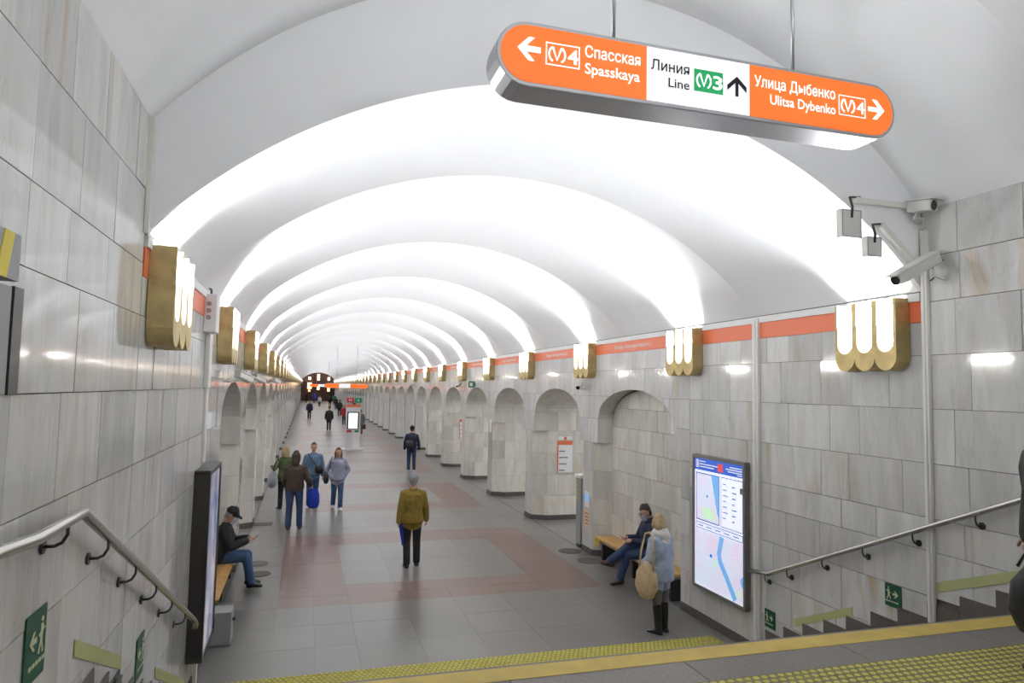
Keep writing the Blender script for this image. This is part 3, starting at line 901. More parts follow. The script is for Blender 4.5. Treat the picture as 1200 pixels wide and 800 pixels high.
handrail('steel handrail on the left stair wall', [(XL + 0.04, 1.2, 2.72), (XL + 0.05, 2.95, 2.72), (xl, 3.17, 2.72), (xl, 3.76, 2.72), (xl, 7.70, 0.955), (xl + 0.01, 7.78, 0.89), (xl, 7.78, 0.84)],
         [(3.55, 0), (4.25, 0), (4.95, 0), (5.65, 0), (6.35, 0), (7.1, 0)], XL, 1)
handrail('steel handrail on the right stair wall', [(xr_r, 1.5, 2.72), (xr_r, 3.72, 2.72), (xr_r, 3.78, 2.71), (xr_r, 7.40, 1.105), (xr_r, 7.75, 1.06)],
         [(2.6, 0), (4.6, 0), (5.25, 0), (5.87, 0), (6.46, 0), (7.05, 0), (7.46, 0)], XR, -1)

# ------------------------------------------------------------------ glow strips and stair exit signs on the stair walls
def glow(F, p0, p1, h, label):
    (u0, v0), (u1, v1) = p0, p1
    o = MB().prism([(u0, v0), (u1, v1), (u1, v1 + h), (u0, v0 + h)], F, 0.002, 0.006).build('glow_strip', 'glow_strip')
    tag(o, label, 'glow strip', 'glow strips')
glow(FR(0), (-5.08, 1.535), (-4.26, 1.86), 0.09, 'pale green glow strip on the right stair wall, nearer one')
glow(FR(0), (-7.02, 0.585), (-6.10, 1.005), 0.09, 'pale green glow strip on the right stair wall, lower one by the map')
def onleft(u, v):   # point of the left wall plane seen at a pixel
    d = fw + rr * ((u - 600) / 800) - uu * ((v - 400) / 800)
    t = XL / d.x
    return (t * d.y, 3.35 + t * d.z)
a, b = onleft(86, 765), onleft(141, 781)
glow(FL(0), (a[0], a[1] - 0.02), (b[0], b[1] - 0.02), 0.09, 'pale green glow strip on the left stair wall')
a, b = onleft(181, 790), onleft(215, 803)
glow(FL(0), (a[0], a[1] - 0.03), (b[0], b[1] - 0.03), 0.09, 'pale green glow strip low on the left wall by the lightbox')
def exit_sign(F, u0, u1, v0, v1, label, flip):
    o = thing('exit_sign', label, 'exit sign', F(u0, v0, 0.002), 0, 'green stair exit signs')
    base = F(u0, v0, 0.002)
    G = lambda u, v, d: tuple(np.array(F(u, v, d)) - np.array(base))
    MB().prism(rect(u0, u1, v0, v1), G, 0.002, 0.008).build('green_plate', 'exit_green', o)
    w, h = u1 - u0, v1 - v0
    X = lambda f_: u0 + w * (1 - f_ if flip else f_); Y = lambda f_: v0 + h * f_
    mb = MB()
    mb.prism([(X(0.22) + 0.05 * w * math.cos(q * PI / 4), Y(0.82) + 0.05 * w * math.sin(q * PI / 4)) for q in range(8)], G, 0.008, 0.010)
    ribbon_prism(mb, [(X(0.22), Y(0.75)), (X(0.24), Y(0.52))], 0.11 * w, G, 0.008, 0.010)
    ribbon_prism(mb, [(X(0.24), Y(0.54)), (X(0.14), Y(0.32))], 0.06 * w, G, 0.008, 0.010)
    ribbon_prism(mb, [(X(0.25), Y(0.54)), (X(0.36), Y(0.34))], 0.06 * w, G, 0.008, 0.0105)
    ribbon_prism(mb, [(X(0.10), Y(0.68)), (X(0.36), Y(0.60))], 0.045 * w, G, 0.008, 0.011)
    arrow_prism(mb, X(0.64), Y(0.58), 0.34 * w, PI if flip else 0.0, 0.3, G, 0.008, 0.010)
    for q in range(5):
        mb.prism(rect(X(0.10 + 0.16 * q) - 0.06 * w, X(0.10 + 0.16 * q) + 0.06 * w, Y(0.20), Y(0.26)), G, 0.008, 0.010)
    mb.build('pictogram', 'pale_symbol', o)
exit_sign(FR(0), -5.66, -5.46, 1.255, 1.475, 'green stair exit sign on the right wall below the handrail', False)
exit_sign(FR(0), -7.56, -7.36, 0.42, 0.64, 'green stair exit sign at the foot of the right handrail', False)
for (px, py, w, h, lb) in ((24, 806, 0.24, 0.30, 'green stair exit sign at the bottom left corner'), (157, 798, 0.24, 0.30, 'green stair exit sign on the left wall before the lightbox')):
    a = onleft(px, py)
    exit_sign(FL(0), a[0], a[0] + w, a[1] - 0.02, a[1] + h - 0.02, lb, True)

# ------------------------------------------------------------------ backlit city map on the right wall
YM0, YM1, ZM0, ZM1 = 7.86, 9.14, 0.50, 2.43
mt = thing('city_map', 'backlit city map with blue header on the right wall', 'map board', (XR, YM1, ZM0))
F = lambda u, v, d: (-d, -u, v)
W_, H_ = YM1 - YM0, ZM1 - ZM0
fr = MB(); frame_poly(fr, 0, W_, 0, H_, 0.045, F, 0.0, 0.085); fr.build('frame', 'frame_bronze', mt, bevel=0.006)
MB().prism(rect(0.03, W_ - 0.03, 0.03, H_ - 0.03), F, 0.0, 0.06).build('light_box', 'frame_dark', mt)
sh = MB().prism(rect(0.045, W_ - 0.045, 0.045, H_ - 0.045), F, 0.06, 0.066).build('map_sheet', 'map_glow', mt)
U = lambda f_: 0.045 + (W_ - 0.09) * f_; V = lambda f_: 0.045 + (H_ - 0.09) * f_
G = lambda k: (lambda u, v, d: F(u, v, d + 0.066 + 0.001 * k))
MB().prism(rect(U(0), U(1), V(0.905), V(1)), G(0), 0, 0.001).build('blue_header', 'map_blue', sh)
mb = MB(); frame_poly(mb, U(0.03), U(0.09), V(0.925), V(0.985), 0.012, G(1), 0, 0.001); mb.prism(rect(U(0.052), U(0.068), V(0.935), V(0.975)), G(1), 0, 0.001)
for (a, b, v) in ((0.11, 0.24, 0.972), (0.11, 0.50, 0.950), (0.11, 0.42, 0.930), (0.74, 0.97, 0.965), (0.66, 0.97, 0.948), (0.70, 0.97, 0.931), (0.88, 0.97, 0.916)):
    mb.prism(rect(U(a), U(b), V(v), V(v + 0.007)), G(1), 0, 0.001)
mb.build('header_print', 'sign_white', sh)
MB().prism(rect(U(0.50), U(0.60), V(0.918), V(0.980)), G(2), 0, 0.001).build('red_emblem', 'map_red', sh)
mb = MB(); frame_poly(mb, U(0.03), U(0.53), V(0.51), V(0.885), 0.016, G(1), 0, 0.001); frame_poly(mb, U(0.56), U(0.985), V(0.51), V(0.885), 0.010, G(1), 0, 0.001)
frame_poly(mb, U(0.03), U(0.985), V(0.445), V(0.495), 0.011, G(1), 0, 0.001)
mb.build('sheet_borders', 'map_line', sh)
MB().prism(rect(U(0.04), U(0.52), V(0.516), V(0.88)), G(0), 0, 0.001).build('district_plan', 'map_streets', sh)
MB().prism(rect(U(0.015), U(0.985), V(0.015), V(0.435)), G(0), 0, 0.001).build('city_plan', 'map_streets', sh)
MB().prism([(U(0.36), V(0.88)), (U(0.52), V(0.88)), (U(0.52), V(0.56)), (U(0.48), V(0.60)), (U(0.42), V(0.74))], G(1), 0, 0.001).build('river_bend', 'map_water', sh)
mb = MB()
ribbon_prism(mb, [(U(0.58), V(0.435)), (U(0.55), V(0.37)), (U(0.52), V(0.30)), (U(0.55), V(0.24)), (U(0.66), V(0.16)), (U(0.76), V(0.08)), (U(0.84), V(0.016))], 0.10, G(1), 0, 0.001)
MB().prism([(U(0.93), V(0.18)), (U(0.985), V(0.21)), (U(0.985), V(0.12)), (U(0.94), V(0.14))], G(1), 0, 0.001).build('lake', 'map_water', sh)
mb.build('river', 'map_water', sh)
mb = MB(); mb.prism([(U(0.16), V(0.60)), (U(0.30), V(0.63)), (U(0.44), V(0.58)), (U(0.46), V(0.54)), (U(0.20), V(0.53))], G(2), 0, 0.001); mb.build('park', 'map_green', sh)
MB().prism([(U(0.84), V(0.08)), (U(0.92), V(0.10)), (U(0.93), V(0.05)), (U(0.86), V(0.04))], G(2), 0, 0.001).build('park', 'map_green', sh)
MB().prism([(U(0.40), V(0.22)), (U(0.47), V(0.24)), (U(0.48), V(0.20)), (U(0.42), V(0.19))], G(2), 0, 0.001).build('park', 'map_green', sh)
mb = MB()
for q in range(7):
    v = 0.83 - q * 0.042
    mb.prism(rect(U(0.60), U(0.60 + 0.06 + 0.02 * (q % 3)), V(v), V(v + 0.008)), G(1), 0, 0.001)
    mb.prism(rect(U(0.78), U(0.78 + 0.05 + 0.02 * ((q * 2) % 3)), V(v - 0.01), V(v)), G(1), 0, 0.001)
for q in range(5):
    mb.prism(rect(U(0.08 + 0.18 * q), U(0.08 + 0.18 * q + 0.11), V(0.466), V(0.474)), G(1), 0, 0.001)
mb.build('legend_print', 'map_line', sh)
MB().prism(rect(U(0.33), U(0.38), V(0.25), V(0.275)), G(2), 0, 0.001).prism(rect(U(0.26), U(0.29), V(0.70), V(0.72)), G(2), 0, 0.001).build('station_mark', 'map_blue', sh)
MB().box(-0.125, -0.10, -W_ + 0.005, -W_ + 0.045, H_ - 0.42, H_ - 0.34).build('lock', 'chrome', mt)

# ------------------------------------------------------------------ dark lightbox on the left wall
lb_ = thing('lightbox', 'tall black advertising lightbox on the left wall', 'lightbox', (XL, 7.93, 0.43))
F = lambda u, v, d: (d, u, v)
fr = MB(); frame_poly(fr, 0, 0.96, 0, 1.99, 0.05, F, 0.0, 0.165); fr.build('frame', 'frame_dark', lb_, bevel=0.012)
MB().prism(rect(0.02, 0.94, 0.02, 1.97), F, 0.0, 0.12).build('case', 'frame_dark', lb_)
MB().prism(rect(0.05, 0.91, 0.05, 1.94), F, 0.12, 0.15).build('poster', 'poster_print', lb_)['label'] = 'bluish poster behind glass'
MB().box(0.0, 0.05, 0.5, 0.6, -0.43, 0.0).build('foot', 'white_paint', lb_)

# ------------------------------------------------------------------ white cable ducts, speaker box, hazard plate, steel door slot
def duct(label, parts, loc):
    t = thing('cable_duct', label, 'cable duct', loc, 0, 'white cable ducts')
    for (x0, x1, y0, y1, z0, z1, nm) in parts:
        MB().box(x0, x1, y0, y1, z0, z1).build(nm, 'duct_white', t, bevel=0.005)
    return t
duct('white vertical cable duct beside the city map', [(-0.045, 0, -0.04, 0.075, 0.02, 4.33, 'trunking'), (-0.055, -0.045, 0.0, 0.035, 0.02, 4.30, 'cover_strip')], (XR, 7.67, 0))
duct('white vertical cable duct right of the nearest right lamp', [(-0.04, 0, -0.04, 0.03, 1.25, 4.95, 'trunking'), (-0.05, -0.04, -0.015, 0.012, 1.25, 4.95, 'cover_strip')], (XR, YFACE - 0.04, 0))
duct('white vertical cable duct under the loudspeaker box', [(0, 0.05, -0.10, 0.12, 3.29, 3.90, 'trunking'), (0, 0.03, 0.0, 0.14, 2.46, 3.285, 'lower_trunking')], (XL, 8.36, 0))
sp = thing('speaker_box', 'white loudspeaker box with three round knobs on the left wall', 'speaker box', (XL, 8.16, 3.90))
MB().box(0, 0.13, -0.12, 0.14, 0, 0.42).build('case', 'box_white', sp, bevel=0.008)
for k in range(3):
    MB().tube([(0.05, -0.12, 0.16 + 0.075 * k), (0.05, -0.135, 0.16 + 0.075 * k)], 0.025, 14).build('knob', 'grey_box', sp)
MB().tube([(0.05, 0, 0.42), (0.05, 0, 0.48), (0.02, 0.05, 0.50)], 0.012, 8).build('cable', 'dark_metal', sp, True)
hz = thing('hazard_plate', 'yellow and black striped plate at the left edge', 'hazard plate', (XL, 2.34, 3.71))
MB().box(0, 0.06, 0, 0.60, 0, 0.17).build('plate', 'grey_box', hz)
for k in range(3):
    u = 0.02 + k * 0.19
    MB().prism([(u, 0.0), (u + 0.085, 0.0), (u + 0.135, 0.17), (u + 0.05, 0.17)], lambda a, b, d: (0.06 + d, a, b), 0, 0.003).build('yellow_stripe', 'hazard_yellow', hz)
sl = thing('steel_door_slot', 'dark steel door slot in the left wall below the striped plate', 'door slot', (XL, 2.51, 3.29))
MB().box(0.001, 0.008, 0, 0.52, 0.0, 0.41).build('recess_plate', 'grey_box', sl)
MB().box(0.001, 0.014, 0.53, 0.62, 0.0, 0.415).build('jamb', 'dark_metal', sl)

# ------------------------------------------------------------------ cameras, conduits and boxes at the vault corner on the right
def cctv(label, loc, rz, tilt, length=0.34, r_=0.055, group='security cameras', hood=True):
    t = thing('security_camera', label, 'camera', loc, rz, group)
    ct, st_ = math.cos(tilt), math.sin(tilt)
    R3 = lambda p: (p[0], p[1] * ct - p[2] * st_, p[1] * st_ + p[2] * ct)
    def rb(x0, x1, y0, y1, z0, z1):
        m_ = MB().box(x0, x1, y0, y1, z0, z1); m_.v = [R3(v) for v in m_.v]; return m_
    rb(-r_, r_, 0, length, -r_ * 0.8, r_ * 0.8).build('housing', 'cctv_body', t, bevel=0.012)
    if hood:
        rb(-r_ * 1.15, r_ * 1.15, -0.02, length + 0.05, r_ * 0.8, r_ * 0.8 + 0.012).build('sunshield', 'cctv_body', t)
    g = MB().tube([R3((0, length, 0)), R3((0, length + 0.004, 0))], r_ * 0.72, 14); g.build('lens', 'glass_black', t)
    return t
c1 = cctv('boxy security camera pointing down the stairs at the vault corner', (5.60, 4.93, 4.65), 1.62, -0.46, 0.56, 0.062)
MB().tube([(0.0, 0.05, -0.05), (0.02, 0.0, -0.17), (-0.04, -0.02, -0.20), (-0.02, -0.08, -0.20)], 0.012, 8).build('bracket', 'cctv_body', c1, True)
MB().tube([(0.0, -0.01, 0.0), (-0.02, -0.12, -0.03), (0.06, -0.14, -0.12), (0.10, -0.05, -0.20)], 0.006, 6).build('cable', 'dark_metal', c1, True)
c2 = cctv('security camera facing the landing on the upper bracket', (5.50, 5.10, 5.16), 3.35, -0.12, 0.22, 0.065)
MB().tube([(0, 0.06, -0.05), (0, 0.03, -0.12), (-0.10, 0.02, -0.13), (-0.16, 0.0, -0.13)], 0.014, 8).build('bracket', 'cctv_body', c2, True)
MB().box(-0.18, -0.15, -0.03, 0.03, -0.19, -0.08).build('wall_plate', 'cctv_body', c2)
d1 = duct('white cable duct running along the top of the grey end face', [(0, 0.66, -0.05, 0, 0.0, 0.055, 'trunking')], (4.86, YFACE - 0.001, 5.15))
d2 = duct('slanting white cable duct below the security cameras', [(0, 0.62, -0.05, 0, -0.03, 0.03, 'trunking')], (5.16, YFACE - 0.001, 4.97))
d2.rotation_euler = (0, 0.72, 0)
for (x0, x1, z0, z1, lb) in ((4.66, 4.89, 4.80, 5.07, 'larger white junction box hanging by the right vault corner'), (4.945, 5.12, 4.64, 4.835, 'smaller white junction box hanging by the right vault corner')):
    t = thing('junction_box', lb, 'junction box', ((x0 + x1) / 2, YFACE - 0.03, z0), 0, 'junction boxes')
    w = (x1 - x0) / 2; h = z1 - z0
    MB().box(-w, w, -0.05, 0.02, 0, h).build('case', 'cctv_body', t, bevel=0.006)
    fr = MB(); frame_poly(fr, -w + 0.006, w - 0.006, 0.006, h - 0.006, 0.008, lambda u, v, d: (u, -d, v), 0.05, 0.054); fr.build('rim', 'grey_box', t)
    MB().tube([(0, -0.05, h * 0.7), (0, -0.06, h + 0.02), (0.01, -0.02, h + 0.12), (w + 0.03, 0.0, h + 0.14)], 0.012, 8).build('cable', 'dark_metal', t, True)
# cameras below the lamps
for (x, y, rz, lb) in ((XL + 0.14, lampsL[2] + 0.35, -0.5, 'security camera under the third left lamp'), (XL + 0.14, lampsL[4] + 0.2, -0.5, 'security camera under the fifth left lamp'),
                       (XL + 0.14, lampsL[1] + 0.9, -0.5, 'security camera under the second left lamp'),
                       (XR - 0.14, lampsR[2] + 0.1, 2.6, 'security camera under the third right lamp'), (XR - 0.14, lampsR[5] + 0.1, 2.6, 'security camera under the sixth right lamp'),
                       (XR - 0.14, lampsR[8] + 0.1, 2.6, 'security camera under the ninth right lamp')):
    c = cctv(lb, (x, y, ZL - 0.12), rz, -0.25, 0.34, 0.055)
    wx = (XL if x < 2 else XR) - x
    e_ = (math.cos(rz) * wx, -math.sin(rz) * wx)
    MB().tube([(0, 0.1, -0.03), (0, 0.05, -0.09), (e_[0] * 0.5, e_[1] * 0.5, -0.11), (e_[0], e_[1], -0.11)], 0.012, 8).build('bracket', 'cctv_body', c, True)

# ------------------------------------------------------------------ benches
def bench(label, loc, sx, L):
    t = thing('bench', label, 'bench', loc, 0, 'wooden benches')
    for k in range(3):
        x0 = sx * (0.0 + 0.135 * k); x1 = sx * (0.13 + 0.135 * k)
        MB().box(min(x0, x1), max(x0, x1), 0, L, 0.405, 0.445).build('seat_board', 'wood_seat', t, bevel=0.005)
    x0, x1 = sx * 0.02, sx * 0.39
    MB().box(min(x0, x1), max(x0, x1), 0.02, L - 0.02, 0.365, 0.404).build('frame', 'frame_bronze', t)
    x0, x1 = sx * 0.10, sx * 0.38
    for y in (0.12, L / 2, L - 0.2):
        MB().box(min(x0, x1), max(x0, x1), y, y + 0.08, 0, 0.365).build('leg', 'frame_dark', t)
    return t
b1 = bench('wooden bench in the right niche', (XR - 0.055, CR - 1.48, 0), 1, 2.96)
for k in range(4):
    MB().prism([(0.02 + 0.06 * k, 0.28), (0.055 + 0.06 * k, 0.28), (0.08 + 0.06 * k, 0.44), (0.045 + 0.06 * k, 0.44)], lambda u, v, d: (-0.012 - d, 2.95 - u, v), 0, 0.004).build('hazard_mark', 'hazard_yellow', b1)
bench('yellow wooden bench in the left niche', (XL + 0.07, CL - 1.48, 0), -1, 2.96)
gb = thing('grey_box', 'small grey cabinet at the near end of the left bench', 'cabinet', (XL + 0.03, 9.62, 0))
MB().box(0, 0.26, 0, 0.32, 0.0, 0.42).build('body', 'grey_box', gb, bevel=0.01)
MB().tube([(0.26, 0.18, 0.28), (0.29, 0.18, 0.28)], 0.02, 10).build('knob', 'black', gb)

# ------------------------------------------------------------------ metal barrier and notices at the first right passage
ba = thing('metal_barrier', 'grey metal barrier cabinet with striped edge beside the right pier', 'barrier', (XR + 0.02, CR + P - AL_ + 0.16, 0))
MB().box(0, 0.30, 0, 0.26, 0.06, 1.46).build('body', 'grey_box', ba, bevel=0.01)
MB().box(-0.03, 0.32, -0.02, 0.30, 1.46, 1.53).build('top', 'box_white', ba, bevel=0.01)
MB().box(0.01, 0.29, 0.01, 0.25, 0, 0.06).build('plinth', 'black', ba)
for k in range(5):
    MB().box(-0.006, 0.0, 0.19, 0.26, 1.0 + 0.09 * k, 1.05 + 0.09 * k).build('hazard_mark', 'hazard_yellow', ba)
hs = thing('hazard_post', 'thin yellow and black striped strip above the metal barrier', 'hazard strip', (XR + 0.10, CR + P - AL_ + 0.06, 1.54))
MB().box(0, 0.02, 0, 0.05, 0, 0.85).build('strip', 'black', hs)
for k in range(10):
    MB().box(-0.003, 0.0, 0, 0.05, 0.02 + 0.085 * k, 0.065 + 0.085 * k).build('yellow_mark', 'hazard_yellow', hs)
def notice(label, F, base, u0, u1, v0, v1, head, group):
    t = thing('notice', label, 'notice', base, 0, group)
    G = lambda u, v, d: tuple(np.array(F(u, v, d)) - np.array(base))
    MB().prism(rect(u0, u1, v0, v1), G, 0.002, 0.012).build('board', 'info_white', t)
    w, h = u1 - u0, v1 - v0
    if head:
        MB().prism(rect(u0, u1, v1 - 0.13 * h, v1), G, 0.012, 0.014).build('header', 'stripe_orange', t)
        MB().prism(rect(u0, u0 + 0.07 * w, v0, v1 - 0.13 * h), G, 0.012, 0.014).build('edge_band', 'stripe_orange', t)
    mb = MB()
    for k in range(4):
        v = v0 + h * (0.06 + 0.20 * k)
        mb.prism(rect(u0 + 0.12 * w, u0 + w * (0.5 + 0.1 * (k % 3)), v, v + 0.022 * h + 0.006), G, 0.012, 0.014)
    mb.build('print', 'info_text', t)
    return t
def Frev(c): return lambda u, v, d: (XR + u, c + AH - d, v)
cc = CR + P
no = notice('white passenger notice with orange header on the right passage wall', Frev(cc), Frev(cc)(0.62, 1.20, 0), 0.62, 1.04, 1.20, 2.02, True, 'passage notices')
MB().box(0.02, 0.40, -0.016, -0.002, 0.84, 0.93).build('top_plate', 'info_white', no)
MB().box(0.18, 0.25, -0.02, -0.016, 0.845, 0.925).build('emblem', 'stripe_orange', no)
cc = CR + 4 * P
notice('small far passenger notice with orange header on a right passage wall', Frev(cc), Frev(cc)(0.62, 1.15, 0), 0.62, 1.04, 1.15, 2.0, True, 'passage notices')
cc = CR + P + P / 2
Fp = FR(CR + P - P / 2)
t = thing('pier_poster', 'small bluish poster over an orange one on the right pier', 'poster', Fp(-0.2, 0.52, 0))
base = Fp(-0.2, 0.52, 0); G = lambda u, v, d: tuple(np.array(Fp(u, v, d)) - np.array(base))
MB().prism(rect(-0.14, 0.10, 0.92, 1.25), G, 0.002, 0.006).build('blue_sheet', 'info_white', t)
MB().prism(rect(-0.10, 0.06, 1.04, 1.20), G, 0.006, 0.008).build('blue_print', 'map_water', t)
simple('peach', (0.75, 0.50, 0.30), 0.6)
MB().prism(rect(-0.14, 0.10, 0.52, 0.88), G, 0.002, 0.006).build('orange_sheet', 'peach', t)
mb = MB()
for k in range(4): mb.prism(rect(-0.10, 0.06, 0.58 + 0.07 * k, 0.60 + 0.07 * k), G, 0.006, 0.008)
mb.build('print', 'info_text', t)
# small bluish notices on farther piers
for k, lb in ((2, 'pale blue notice on the second right pier'),):
    c = CR + P * k + P / 2
    t = MB().prism(rect(-0.10, 0.12, 1.95, 2.35), FR(c), 0.002, 0.008).build('pier_notice', 'info_white'); tag(t, lb, 'notice')
# green platform exit sign
gs = thing('exit_board', 'small green exit board under the right lamps', 'exit board', (XR - 0.10, lampsR[5] - 1.9, 3.36))
MB().box(-0.16, 0.06, 0, 0.05, 0, 0.22).build('board', 'kiosk_green', gs)
MB().box(-0.12, -0.02, -0.004, 0, 0.05, 0.17).build('pictogram', 'info_white', gs)
MB().box(0.06, 0.12, 0.01, 0.04, 0.08, 0.14).build('arm', 'dark_metal', gs)
# ------------------------------------------------------------------ info column
kk = thing('info_column', 'pale grey info column with a glowing screen in the middle of the hall', 'info column', (2.39, 36.8, 0))
MB().box(-0.52, 0.56, -0.3, 0.3, 0, 0.07).build('base', 'kiosk_white', kk, bevel=0.01)
MB().box(-0.37, 0.37, -0.12, 0.12, 0.07, 2.22).build('body', 'kiosk_white', kk, bevel=0.01)
MB().box(0.0, 0.36, -0.125, -0.12, 0.1, 0.88).build('lower_panel', 'white_paint', kk)
MB().box(-0.30, 0.30, -0.135, -0.12, 1.08, 1.98).build('screen_frame', 'glass_black', kk)
MB().box(-0.23, 0.23, -0.14, -0.135, 1.12, 1.92).build('screen', 'screen_glow', kk)
MB().box(-0.37, 0.37, -0.125, 0.125, 2.22, 2.36).build('orange_header', 'stripe_orange', kk)
MB().box(-0.05, 0.05, -0.05, 0.05, 2.36, 2.46).build('neck', 'frame_dark', kk)
MB().box(-0.36, 0.02, -0.10, 0.10, 2.46, 2.72).build('red_plate', 'kiosk_red', kk, bevel=0.03)
MB().box(0.06, 0.44, -0.10, 0.10, 2.46, 2.72).build('green_plate', 'kiosk_green', kk, bevel=0.03)
MB().box(-0.32, -0.06, -0.128, -0.12, 0.92, 1.04).build('red_mark', 'kiosk_red', kk)
MB().box(0.10, 0.30, -0.128, -0.12, 0.92, 1.04).build('green_mark', 'kiosk_green', kk)
text_obj('lettering', 'M', lambda u, v, d: (u, -0.10 - d, v), -0.24, -0.10, 2.53, 0.12, 'letter_white', kk, 0.003, 0.02)
text_obj('lettering', 'i', lambda u, v, d: (u, -0.10 - d, v), 0.22, 0.27, 2.53, 0.12, 'letter_white', kk, 0.003, 0.02)

# ------------------------------------------------------------------ people
def cloth(name, col, rough=0.85):
    return simple(name, col, rough, var=0.16, scale=14, bump=0.35)
simple('skin', (0.52, 0.30, 0.21), 0.55)
simple('lip', (0.36, 0.13, 0.11), 0.5)
simple('eye', (0.03, 0.02, 0.02), 0.3)
for n_, c_ in (('mustard', (0.20, 0.135, 0.02)), ('black_cloth', (0.012, 0.012, 0.014)), ('navy', (0.012, 0.018, 0.045)), ('jeans', (0.035, 0.075, 0.16)),
               ('dark_jeans', (0.02, 0.04, 0.10)), ('denim', (0.10, 0.17, 0.27)), ('lilac', (0.27, 0.28, 0.37)), ('brown_cloth', (0.05, 0.033, 0.022)),
               ('green_cloth', (0.05, 0.075, 0.022)), ('light_denim', (0.34, 0.395, 0.49)), ('white_cloth', (0.66, 0.64, 0.61)), ('grey_cap', (0.30, 0.31, 0.33)),
               ('beige_bag', (0.52, 0.40, 0.23)), ('blue_bag', (0.01, 0.035, 0.36)), ('grey_cloth', (0.13, 0.12, 0.115)), ('charcoal', (0.035, 0.035, 0.04)),
               ('red_cloth', (0.32, 0.02, 0.03)), ('mask_cloth', (0.50, 0.55, 0.62)), ('teal_cloth', (0.02, 0.14, 0.10)), ('khaki', (0.30, 0.28, 0.16))):
    cloth(n_, c_)
simple('leather_brown', (0.05, 0.02, 0.012), 0.4)
simple('leather_black', (0.012, 0.012, 0.012), 0.4)
simple('shoe_white', (0.6, 0.6, 0.6), 0.5)
for n_, c_ in (('hair_brown', (0.06, 0.03, 0.015)), ('hair_dark', (0.018, 0.012, 0.01)), ('hair_blonde', (0.36, 0.26, 0.14)), ('hair_grey', (0.25, 0.25, 0.25)), ('hair_red', (0.14, 0.055, 0.025))):
    simple(n_, c_, 0.6, var=0.3, scale=40)
V3 = Vector
class Loft:
    def __init__(self, tag_, pts, ra, rb=None, ux=(1, 0, 0), round_ends=True):
        pts = [V3(p) for p in pts]; ra = list(ra); rb = list(rb) if rb is not None else list(ra)
        self.core = (pts[:], ra[:], rb[:])
        self.tag = tag_; self.ux = V3(ux)
        if round_ends:
            t0 = (pts[0] - pts[1]).normalized(); t1 = (pts[-1] - pts[-2]).normalized()
            e0, e1 = min(ra[0], rb[0]), min(ra[-1], rb[-1])
            pts = [pts[0] + t0 * e0 * 0.92, pts[0] + t0 * e0 * 0.6] + pts + [pts[-1] + t1 * e1 * 0.6, pts[-1] + t1 * e1 * 0.92]
            ra = [ra[0] * 0.35, ra[0] * 0.8] + ra + [ra[-1] * 0.8, ra[-1] * 0.35]
            rb = [rb[0] * 0.35, rb[0] * 0.8] + rb + [rb[-1] * 0.8, rb[-1] * 0.35]
        self.pts, self.ra, self.rb = pts, ra, rb
    def add(self, mb, seg=14):
        base = len(mb.v); n = len(self.pts)
        for k, p in enumerate(self.pts):
            a = self.pts[max(0, k - 1)]; c = self.pts[min(n - 1, k + 1)]
            t = (c - a).normalized()
            ax = self.ux - self.ux.dot(t) * t
            if ax.length < 0.05: ax = t.orthogonal()
            ax.normalize(); bx = t.cross(ax)
            for s in range(seg):
                q = 2 * PI * s / seg
                mb.v.append(tuple(p + ax * (self.ra[k] * math.cos(q)) + bx * (self.rb[k] * math.sin(q))))
        for k in range(n - 1):
            for s in range(seg):
                s2 = (s + 1) % seg
                mb.f.append((base + k * seg + s, base + k * seg + s2, base + (k + 1) * seg + s2, base + (k + 1) * seg + s)); mb.m.append(0)
        mb.f.append(tuple(base + s for s in reversed(range(seg)))); mb.m.append(0)
        e = base + (n - 1) * seg
        mb.f.append(tuple(e + s for s in range(seg))); mb.m.append(0)
    def value(self, X):
        pts, ra, rb = self.core
        best = np.full(len(X), 1e9)
        for k in range(len(pts) - 1):
            a, c = np.array(pts[k]), np.array(pts[k + 1]); d = c - a; L2 = d @ d + 1e-12
            t = np.clip(((X - a) @ d) / L2, 0, 1)
            tt = V3(d).normalized(); ax = self.ux - self.ux.dot(tt) * tt
            if ax.length < 0.05: ax = tt.orthogonal()
            ax.normalize(); bx = np.array(tt.cross(ax)); axn = np.array(ax); tn = np.array(tt)
            rel = X - (a + t[:, None] * d)
            A = ra[k] + (ra[k + 1] - ra[k]) * t; B = rb[k] + (rb[k + 1] - rb[k]) * t
            m_ = np.minimum(A, B)
            v = (np.sqrt((rel @ axn / A) ** 2 + (rel @ bx / B) ** 2 + (rel @ tn / m_) ** 2) - 1) * m_
            best = np.minimum(best, v)
        return best
def nrm(v): return V3(v).normalized()
